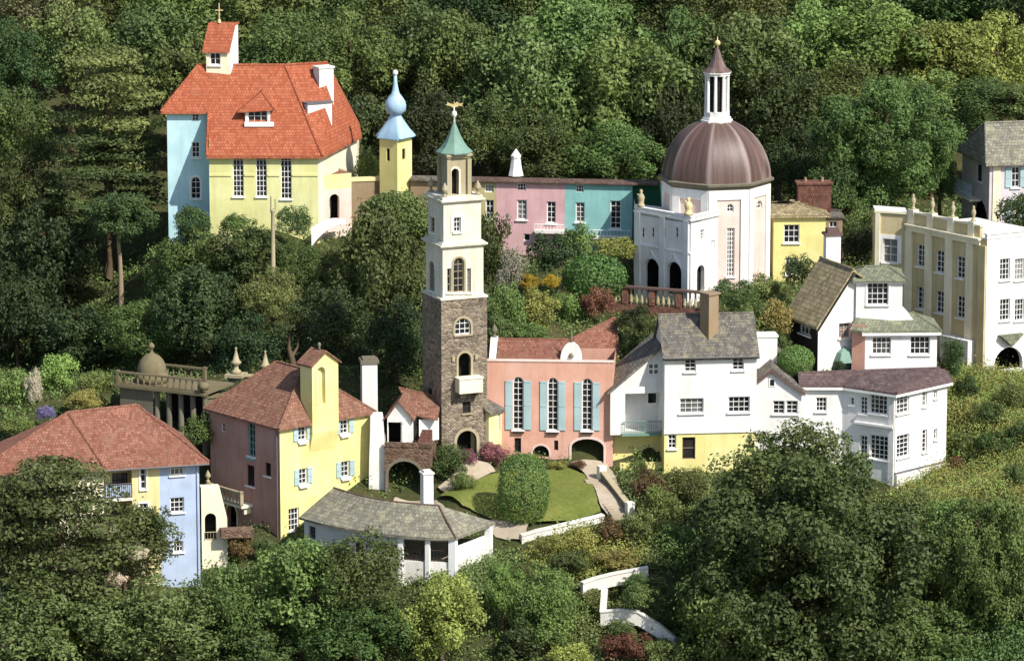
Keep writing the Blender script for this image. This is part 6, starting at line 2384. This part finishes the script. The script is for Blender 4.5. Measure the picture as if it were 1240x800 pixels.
T(520, 165, 120, 120, 42, 'b', 'leaf_deep', 'deep shaded tree low behind the green tower roof')
T(592, 170, 110, 110, 42, 'b', 'leaf_dark', 'dark tree low behind the olive cottage roof')
T(640, 110, 170, 170, 46, 'b', 'leaf_olive', 'big olive broadleaf tree above the pink cottage')
T(700, 65, 170, 150, 50, 'b', 'leaf_mid', 'sunny upper crown of the biggest tree group above the coloured row')
T(755, 115, 170, 180, 46, 'b', 'leaf_mid', 'big green broadleaf tree above the turquoise cottage')
T(655, 180, 120, 90, 40, 'b', 'leaf_dark', 'low dark tree right behind the white obelisk chimney')
T(740, 190, 130, 90, 40, 'b', 'leaf_mid', 'low green tree just above the turquoise cottage roof')
T(825, 80, 120, 140, 52, 'b', 'leaf_mid', 'green tree left of the rotunda lantern')
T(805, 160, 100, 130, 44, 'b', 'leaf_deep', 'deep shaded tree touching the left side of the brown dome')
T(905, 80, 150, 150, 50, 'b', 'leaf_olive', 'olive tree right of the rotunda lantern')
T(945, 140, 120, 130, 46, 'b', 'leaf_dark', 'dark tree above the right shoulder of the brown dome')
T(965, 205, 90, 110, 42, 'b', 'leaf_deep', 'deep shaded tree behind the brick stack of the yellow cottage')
T(985, 60, 130, 120, 56, 'b', 'leaf_green', 'fresh green tree left of the brightest lime tree on the hill')
T(1060, 60, 150, 110, 54, 'b', 'leaf_lime', 'brightest lime green tree on the wooded hill, upper right')
T(1135, 75, 140, 120, 54, 'b', 'leaf_lime', 'second lime green tree between the lime tree and the right edge')
T(1215, 75, 130, 120, 54, 'b', 'leaf_lime', 'yellowish lime tree near the right edge above the slate roof')
T(1020, 130, 130, 120, 48, 'b', 'leaf_mid', 'green tree left behind the large round tree')
T(1130, 130, 120, 90, 48, 'b', 'leaf_green', 'green tree just left of the lilac house roof')
T(1190, 125, 110, 60, 46, 'b', 'leaf_mid', 'tree peeping over the slate roof of the lilac house')
T(1238, 122, 80, 50, 45, 'b', 'leaf_olive', 'olive tree at the right edge touching the slate roof')
T(1072, 175, 205, 200, 33, 'g', 'leaf_mid', 'large round mid green tree between rotunda and lilac house')
T(1020, 240, 110, 110, 31, 'b', 'leaf_dark', 'dark lower tree between brick stack and ochre house')
T(1042, 300, 70, 60, 24, 's', 'leaf_deep', 'dark shrub behind the white chimney of the chalet', name='shrub', cat='shrub')
T(1238, 262, 70, 70, 20, 's', 'leaf_dark', 'dark shrub at the right edge in front of the lilac house', name='shrub', cat='shrub')
T(1138, 210, 46, 90, 36, 'b', 'leaf_mid', 'narrow green tree against the left wall of the lilac house')
T(445, 205, 44, 60, 34, 's', 'leaf_mid', 'green shrub between the red roofed house and the onion tower', name='shrub', cat='shrub')
T(846, 130, 70, 100, 45, 'b', 'leaf_deep', 'deep shaded tree directly behind the rotunda lantern base')
# the left wood
T(130, 135, 155, 170, 36, 'p', 'leaf_olive', 'tall layered olive green pine, tallest tree left of the blue wing')
T(130, 215, 170, 120, 34.5, 'p', 'leaf_pine', 'lower layered branches of a broad pine left of the blue wing')
T(145, 262, 100, 76, 27, 'b', 'leaf_pine', 'tall pine with a bare straight trunk below the layered pine', trunk='tall', bark='pale_bark')
T(20, 170, 110, 130, 44, 'b', 'leaf_mid', 'green tree at the left edge beside the layered pine')
T(30, 250, 130, 140, 38, 'b', 'leaf_dark', 'dark tree at the left edge at the height of the blue wing')
T(48, 320, 140, 150, 30, 'b', 'leaf_deep', 'deep shaded tree at the left edge above the flowering shrubs')
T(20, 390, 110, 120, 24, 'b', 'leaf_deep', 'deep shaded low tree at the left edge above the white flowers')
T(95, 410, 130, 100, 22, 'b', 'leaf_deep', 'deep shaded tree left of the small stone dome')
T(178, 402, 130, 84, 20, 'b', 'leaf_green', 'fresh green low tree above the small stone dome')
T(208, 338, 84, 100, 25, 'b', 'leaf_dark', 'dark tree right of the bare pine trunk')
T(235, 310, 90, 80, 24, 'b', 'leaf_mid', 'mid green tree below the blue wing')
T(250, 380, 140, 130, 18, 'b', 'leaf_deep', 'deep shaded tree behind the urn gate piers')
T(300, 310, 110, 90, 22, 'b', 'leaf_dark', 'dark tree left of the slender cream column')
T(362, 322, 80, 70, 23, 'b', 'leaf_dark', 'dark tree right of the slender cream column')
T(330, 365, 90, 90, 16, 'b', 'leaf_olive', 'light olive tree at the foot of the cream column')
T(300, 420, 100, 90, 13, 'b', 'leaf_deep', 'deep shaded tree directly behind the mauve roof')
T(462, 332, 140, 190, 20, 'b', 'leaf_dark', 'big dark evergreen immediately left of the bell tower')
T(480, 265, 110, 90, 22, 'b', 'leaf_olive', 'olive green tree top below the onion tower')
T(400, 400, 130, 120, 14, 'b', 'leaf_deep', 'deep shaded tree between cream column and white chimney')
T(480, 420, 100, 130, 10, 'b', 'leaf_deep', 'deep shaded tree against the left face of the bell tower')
T(90, 340, 80, 170, 34, 'p', 'leaf_deep', 'deep shaded conifer in the dark wood at the left edge')
# garden slope between tower and rotunda
SH = 'shrubs of the terraced garden'
def B(cx, cy, w, h, Y, mat, label, fam='s', **kw):
    return plant(cx, cy, w, h, Y, fam, mat, label, group=kw.pop('group', SH), **kw)
B(598, 300, 60, 110, 16, 'leaf_dark', 'dark tall shrub touching the right side of the cream tower')
B(620, 330, 50, 60, 14, 'leaf_grey', 'pale grey green shrub right of the tower')
B(665, 305, 70, 60, 20, 'leaf_deep', 'dark green shrub below the pink cottage')
B(700, 295, 60, 60, 21, 'leaf_mid', 'green shrub between pink and turquoise cottages')
B(745, 300, 70, 30, 22, 'leaf_gold', 'golden green shrub under the turquoise cottage ledge')
B(720, 335, 78, 54, 17, 'leaf_topiary', 'large smooth clipped dark green dome shrub left of the loggia', fam='r')
B(640, 341, 32, 22, 13.5, 'leaf_yellow', 'yellow flowering shrub, left one of two below the pink cottage')
B(668, 340, 30, 20, 13.5, 'leaf_yellow', 'yellow flowering shrub, right one of two beside the clipped dome')
B(655, 372, 70, 60, 11, 'leaf_gold', 'golden brown shrub above the coral hall roof')
B(615, 375, 60, 70, 10, 'leaf_mid', 'green shrub right of the tower above the coral hall')
B(694, 372, 60, 44, 15, 'leaf_green', 'fresh green shrub left of the orange cottage roof')
B(608, 400, 50, 40, 8, 'leaf_olive', 'olive shrub just above the left end of the coral hall roof')
B(640, 402, 60, 30, 8.5, 'leaf_mid', 'green shrub right behind the coral hall ridge')
B(770, 385, 60, 40, 11, 'leaf_deep', 'dark shrub below the brick terrace')
B(725, 365, 50, 40, 14, 'leaf_russet', 'russet shrub at the left end of the brick terrace')
B(764, 418, 34, 40, 9, 'leaf_dark', 'dark shrub right of the orange cottage roof')
B(783, 402, 44, 44, 8.5, 'leaf_dark', 'dark shrub against the left of the grey roof')
B(890, 355, 70, 44, 14, 'leaf_dark', 'dark shrub below the tall window of the rotunda')
B(925, 350, 60, 40, 15.5, 'leaf_mid', 'green shrub below the right face of the rotunda')
B(968, 328, 56, 44, 18, 'leaf_dark', 'dark shrub in front of the yellow cottage window')
B(990, 350, 40, 40, 14, 'leaf_olive', 'olive shrub left of the chalet chimney')
B(915, 388, 60, 50, 9, 'leaf_mid', 'green shrub behind the right end of the grey roof')
B(940, 385, 60, 60, 9, 'leaf_gold', 'golden green shrub left of the chalet dark side wall')
B(945, 415, 40, 36, 7.5, 'leaf_dark', 'dark shrub behind the flat white dormer')
B(964, 436, 44, 36, 4.2, 'leaf_topiary', 'bright green clipped round bush between grey roof and chalet', fam='r')
B(1152, 432, 40, 60, 8, 'leaf_dark', 'dark shrub between chalet and ochre house')
B(1015, 445, 20, 18, 5.6, 'leaf_deep', 'small dark shrub beside the chalet door')
# tower foot, lawn and lower garden
B(634, 593, 63, 86, -7.6, 'leaf_topiary', 'big clipped bullet shaped green bush standing on the lawn', fam='t', trunk=True)
B(600, 548, 48, 32, None, 'leaf_pink', 'pinkish red flowering shrub between tower door and coral hall')
B(567, 553, 30, 22, None, 'leaf_pink', 'small red flowering shrub right in front of the tower door')
B(645, 556, 30, 14, None, 'leaf_lime', 'low lime shrub just behind the clipped bullet bush')
B(545, 560, 60, 46, None, 'leaf_dark', 'dark shrub at the left foot of the bell tower')
B(560, 582, 40, 28, None, 'leaf_green', 'low green shrub left of the lawn below the tower')
B(535, 535, 26, 30, 0.5, 'leaf_olive', 'narrow olive shrub at the tower left corner')
B(700, 562, 26, 12, None, 'leaf_russet', 'tiny russet plant at the back edge of the lawn')
B(677, 563, 30, 12, None, 'leaf_gold', 'tiny golden plants along the back edge of the lawn')
GH = 'golden hedge shrubs below the lawn'
for x, y, w, h, m_, l in ((668, 664, 54, 34, 'leaf_gold', 'golden hedge shrub at the left end below the white kerb'), (704, 654, 60, 38, 'leaf_gold', 'golden hedge shrub in the middle below the white kerb'),
                          (742, 644, 60, 40, 'leaf_russet', 'russet hedge shrub below the foot of the garden stair'), (775, 640, 56, 50, 'leaf_olive', 'olive hedge shrub right of the garden stair'),
                          (690, 680, 70, 34, 'leaf_olive', 'olive shrub below the golden hedge, left of the sloping white wall'), (745, 678, 70, 30, 'leaf_gold', 'golden shrub directly above the sloping white wall'),
                          (640, 690, 50, 26, 'leaf_olive', 'olive shrub right of the pavilion end')):
    B(x, y, w, h, None, m_, l, group=GH)
B(785, 590, 60, 50, -5, 'leaf_russet', 'russet shrub below the yellow ground floor of the white house')
B(830, 585, 70, 46, -4, 'leaf_olive', 'olive shrub below the yellow door of the white house')
B(775, 565, 30, 22, -2, 'leaf_mid', 'small green shrub at the left corner of the yellow ground floor')
B(800, 615, 70, 60, -8, 'leaf_green', 'fresh green shrub left of the big foreground oak')
B(820, 660, 80, 70, -11, 'leaf_mid', 'green shrub between golden hedge and foreground oak')
B(775, 720, 60, 36, -17.5, 'leaf_olive', 'olive shrub between the two white garden walls')
B(820, 730, 60, 50, -17.5, 'leaf_dark', 'dark shrub right of the white zigzag wall')
B(760, 782, 80, 40, -20, 'leaf_russet', 'russet shrub in front of the white zigzag wall')
B(800, 792, 60, 40, -20.5, 'leaf_olive', 'olive shrub at the bottom edge under the white zigzag wall')
B(716, 722, 34, 26, -16.4, 'leaf_olive', 'small olive shrub against the left end of the sloping white wall')
B(768, 702, 44, 20, -15.2, 'leaf_mid', 'small green shrub at the foot of the sloping white wall')
B(752, 760, 44, 24, -18.3, 'leaf_olive', 'small olive shrub burying the foot of the white zigzag wall')
B(798, 782, 40, 24, -18.9, 'leaf_mid', 'small green shrub at the lower end of the white zigzag wall')
# right hand slope
RS = 'shrubs on the right hand slope'
for x, y, w, h, m_, l in ((1170, 470, 44, 34, 'leaf_dark', 'small dark shrub just right of the corner house roof'), (1205, 535, 60, 34, 'leaf_mid', 'green shrub low on the golden right hand slope'),
                          (1168, 530, 40, 28, 'leaf_olive', 'olive shrub right of the corner house lower windows'), (1238, 525, 50, 34, 'leaf_dark', 'dark shrub at the right edge of the golden slope'), (1195, 500, 50, 36, 'leaf_dark', 'dark shrub in the middle of the golden right hand slope'), (1160, 562, 34, 22, 'leaf_russet', 'russet shrub at the right foot of the corner house'),
                          (1225, 480, 60, 40, 'leaf_mid', 'green shrub below the white arch of the ochre house'), (1105, 612, 70, 50, 'leaf_olive', 'olive shrub between the oak and the corner house foot'),
                          (1150, 628, 80, 60, 'leaf_green', 'fresh green shrub between oak and right foreground tree'), (1232, 575, 40, 40, 'leaf_olive', 'olive shrub at the right edge above the foreground tree')):
    B(x, y, w, h, None, m_, l, group=RS)
# left garden
B(70, 452, 60, 50, 8, 'leaf_lime', 'lime shrub with pale leaves left of the small stone dome')
B(20, 470, 70, 60, 6, 'leaf_green', 'green shrub at the left edge above the red hip roof')
B(40, 468, 30, 50, 4.5, 'petal_cream', 'white flowering shrub at the left edge above the red hip roof')
B(55, 500, 30, 20, 1, 'petal_violet', 'violet hydrangea above the red hip roof')
B(115, 465, 70, 40, 6, 'leaf_mid', 'green shrub left of the stone pavilion')
B(100, 485, 60, 30, 3, 'leaf_gold', 'golden green shrub above the ridge of the red hip roof')
B(20, 515, 60, 24, 0, 'leaf_green', 'low green hedge at the left edge above the red hip roof')
B(240, 520, 60, 50, 0.5, 'leaf_green', 'fresh green shrub between red hip roof and mauve wall')
B(295, 470, 40, 20, 6.0, 'leaf_dark', 'small dark shrub below the gate piers')
B(290, 660, 50, 40, -9, 'leaf_russet', 'brownish shrub at the foot of the mauve wall')
B(322, 668, 40, 40, -9, 'leaf_olive', 'olive shrub at the foot of the yellow house corner')
# foreground trees
FT = 'foreground trees'
def G(cx, cy, w, h, Y, fam, mat, label, **kw):
    return plant(cx, cy, w, h, Y, fam, mat, label, group=FT, **kw)
G(985, 700, 375, 360, -18, 'g', 'leaf_dark', 'huge dark oak filling the foreground below the white houses')
G(962, 592, 225, 185, -13, 'b', 'leaf_dark', 'dark tree rising behind the huge oak in front of the white gable')
G(880, 755, 170, 180, -19, 'b', 'leaf_mid', 'green tree at the bottom edge left of the huge oak')
G(1195, 705, 190, 260, -16, 'g', 'leaf_mid', 'tall green tree in the bottom right corner')
G(1110, 775, 150, 130, -19, 'b', 'leaf_green', 'green tree at the bottom edge between oak and right corner tree')
G(70, 650, 210, 210, -18, 'p', 'leaf_pine', 'layered pine in front of the red hip roof at the left edge')
G(60, 765, 240, 170, -20, 'b', 'leaf_pine', 'dark rounded conifer at the bottom left corner')
G(195, 755, 190, 125, -20, 'b', 'leaf_pine', 'dark pine like tree below the blue house')
G(150, 665, 140, 115, -15.5, 'b', 'leaf_olive', 'olive tree in front of the yellow part of the blue house')
for x, y, w, h, l in ((128, 640, 34, 20, 'cream blossom cluster at the upper left of the olive tree'), (165, 668, 40, 22, 'cream blossom cluster in the middle of the olive tree'),
                      (140, 700, 44, 24, 'cream blossom cluster at the foot of the olive tree'), (100, 690, 40, 20, 'cream blossom cluster left of the olive tree, before the pine')):
    B(x, y, w, h, -18.2, 'petal_cream', l, group='blossom clusters')
B(185, 632, 60, 50, -15.5, 'leaf_dark', 'dark leafy branch in front of the blue wall')
G(10, 645, 130, 190, -17.5, 'b', 'leaf_pine', 'dark rounded conifer at the left edge hiding the end of the cream wall')
B(232, 268, 60, 50, 24.5, 'leaf_dark', 'dark shrub at the foot of the pale blue wing')
B(288, 272, 60, 34, 24.5, 'leaf_mid', 'green shrub under the first tall window of the red roofed house')
B(356, 268, 56, 44, 24.5, 'leaf_dark', 'dark shrub under the last tall window of the red roofed house')
G(275, 735, 110, 120, -18, 'b', 'leaf_green', 'fresh green tree right below the blue house corner')
G(365, 712, 170, 160, -18, 'b', 'leaf_mid', 'broad green tree below the yellow house')
G(432, 700, 150, 126, -18.5, 'b', 'leaf_dark', 'dark green tree in front of the pavilion left part')
G(430, 770, 190, 130, -19, 'b', 'leaf_mid', 'green tree at the bottom edge below the pavilion')
G(310, 790, 150, 90, -19, 'b', 'leaf_dark', 'dark tree at the bottom edge below the fresh green tree')
G(536, 748, 120, 118, -19.5, 'b', 'leaf_lime', 'lime green tree with pale trunk right below the pavilion', bark='pale_bark')
G(608, 712, 66, 80, -18.2, 'b', 'leaf_lime', 'small yellow green tree right of the pavilion corner')
G(660, 738, 116, 116, -18.5, 'b', 'leaf_green', 'green tree left of the sloping white wall')
G(628, 790, 64, 90, -20.5, 'c', 'leaf_deep', 'small dark cypress at the bottom edge below the pavilion', name='cypress')
G(690, 800, 70, 50, -21, 's', 'leaf_lime', 'lime bush at the bottom edge left of the russet shrub', name='shrub', cat='shrub')

# pale dead branch at the bottom left
p = at(0, 785, -23.5)
b = Bld('dead_branch', 'bare pale branch poking in at the bottom left corner', 'branch', p)
m = MB(); m.smooth = True
m.tube([at(-14, 792, -23.5), at(10, 778, -23.4), at(38, 766, -23.3)], [.1, .08, .04], 7)
m.tube([at(24, 772, -23.4), at(23, 805, -23.5)], [.06, .07], 6)
b.add('limb', 'pale_bark', m)
# bleached bare trunk behind the yellow house roof
p = at(355, 452, 3)
b = Bld('bare_trunk', 'short bleached bare tree trunk behind the mauve and yellow house roof', 'trunk', V(p.x, p.y, p.z - 2))
m = MB(); m.smooth = True
m.tube([p + V(0, 0, -2), p + V(.1, 0, 0), p + V(-.05, 0, 1.0), p + V(-.3, 0, 1.9), p + V(-.25, 0, 2.9)], [.34, .3, .22, .15, .05], 8)
m.tube([p + V(-.1, 0, 1.2), p + V(.35, 0, 2.0), p + V(.4, .2, 2.7)], [.14, .08, .03], 6)
b.add('stem', 'bark', m)

# ---------------------------------------------------------------- ground cover
def cover(name, label, mat, n, per, hgt, leaf_s, area=None, seed=99, patch=None, xy=None):
    """leaf tufts strewn over the terrain; area = pixel polygon of the ground it grows on, None = the whole hillside"""
    rnd = random.Random(seed)
    keep = [LAWN] + PATHS
    poly = None
    if area or xy:
        poly = xy or [(q.x, q.y) for q in (ground(*a) for a in area)]
        x0, x1 = min(q[0] for q in poly), max(q[0] for q in poly)
        y0, y1 = min(q[1] for q in poly), max(q[1] for q in poly)
    v = []; fcs = []; tone = []
    c = 0
    while c < n:
        if poly:
            X, Y = rnd.uniform(x0, x1), rnd.uniform(y0, y1)
            if not inpoly(X, Y, poly):
                c += .2
                continue
        else:
            Y = rnd.uniform(-26, 50)
            hw = 42 + max(0, Y) * .15
            X = rnd.uniform(-hw, hw)
        if any(inpoly(X + ox, Y + oy, q) for q in keep for ox, oy in ((0, 0), (.4, 0), (-.4, 0), (0, -1.2), (0, .4))):
            continue
        c += 1
        z = gz(X, Y) - .1
        pt = noise.noise(Vector((X * .35, Y * .35, seed)))
        if patch and pt < patch and rnd.random() < .8:
            continue
        s0 = hgt * (.45 + .75 * max(0, .5 + pt)) * rnd.uniform(.5, 1.2)
        lt = min(1, max(0, .5 + .7 * noise.noise(Vector((X * .5, Y * .5, 40 + seed))) + rnd.gauss(0, .12)))
        for k in range(per):
            e = Vector((rnd.gauss(0, .5), rnd.gauss(0, .5), 0)) * max(s0, .4)
            e.z = abs(rnd.gauss(.3, .45)) * s0
            q = Vector((X, Y, z)) + e
            nn = Vector((rnd.gauss(0, .8), rnd.gauss(0, .8) - .25, .9)).normalized()
            a = nn.cross(Vector((rnd.gauss(0, 1), rnd.gauss(0, 1), 0.1))).normalized(); b_ = nn.cross(a)
            s = leaf_s * rnd.uniform(.6, 1.35)
            i = len(v)
            v += [q - a * s, q + b_ * s * .55, q + a * s, q - b_ * s * .55]
            fcs.append((i, i + 1, i + 2, i + 3)); tone.append(min(1, max(0, .65 * lt + .35 * rnd.random())))
    me = bpy.data.meshes.new(name)
    me.from_pydata(v, [], fcs)
    at_ = me.attributes.new('tone', 'FLOAT', 'FACE'); at_.data.foreach_set('value', tone)
    me.materials.append(MAT[mat])
    o = bpy.data.objects.new(name, me)
    COL.objects.link(o)
    tag(o, label, 'ground cover', kind='stuff')
cover('undergrowth', 'low tangled green ground cover between the houses and trees', 'leaf_mid', 11000, 22, .75, .1)
cover('golden_scrub', 'tangled golden green scrub on the slope right of the corner house', 'scrub_gold', 2300, 70, .95, .075,
      [(1140, 470), (1160, 448), (1245, 455), (1290, 470), (1290, 600), (1200, 625), (1120, 640), (1070, 620), (1085, 598), (1140, 572)], 5)
cover('lime_scrub', 'patches of lime green scrub among the golden scrub on the right slope', 'leaf_lime', 900, 60, .8, .075,
      [(1140, 470), (1160, 448), (1245, 455), (1290, 470), (1290, 600), (1200, 625), (1120, 640), (1070, 620), (1085, 598), (1140, 572)], 8, .0)
cover('garden_scrub', 'mixed garden scrub on the slope between lawn and foreground oak', 'leaf_olive', 700, 60, .9, .09,
      [(750, 582), (800, 584), (890, 582), (900, 640), (850, 690), (780, 690), (760, 640)], 12)
cover('wall_scrub', 'mixed green and brown scrub around the two white garden walls', 'leaf_olive', 420, 60, .8, .09,
      [(690, 722), (735, 716), (795, 700), (850, 760), (850, 812), (690, 812)], 22)
cover('bank_scrub', 'low olive scrub on the bank between pavilion and golden hedge', 'leaf_olive', 300, 60, .7, .085,
      [(505, 700), (600, 672), (632, 660), (655, 690), (660, 735), (505, 735)], 31)
cover('golden_hedge', 'mass of golden green hedge plants below the white kerb of the lawn', 'leaf_gold', 420, 60, .9, .085,
      [(640, 672), (690, 648), (740, 638), (790, 640), (800, 670), (785, 674), (740, 694), (700, 700), (650, 696)], 15)
cover('outer_woodland', 'dense woodland continuing beyond the left edge of the village', 'leaf_mid', 2600, 60, 4.5, .24, None, 61, None, [(-39, -25), (-80, -25), (-90, 95), (-51, 95)])
cover('outer_woodland', 'dense woodland continuing beyond the right edge of the village', 'leaf_mid', 2600, 60, 4.5, .24, None, 62, None, [(39, -25), (80, -25), (90, 95), (51, 95)])
cover('corner_scrub', 'green scrub filling the bottom right corner below the trees', 'leaf_mid', 500, 60, 1.6, .12,
      [(1120, 760), (1300, 720), (1300, 840), (1080, 840)], 71)
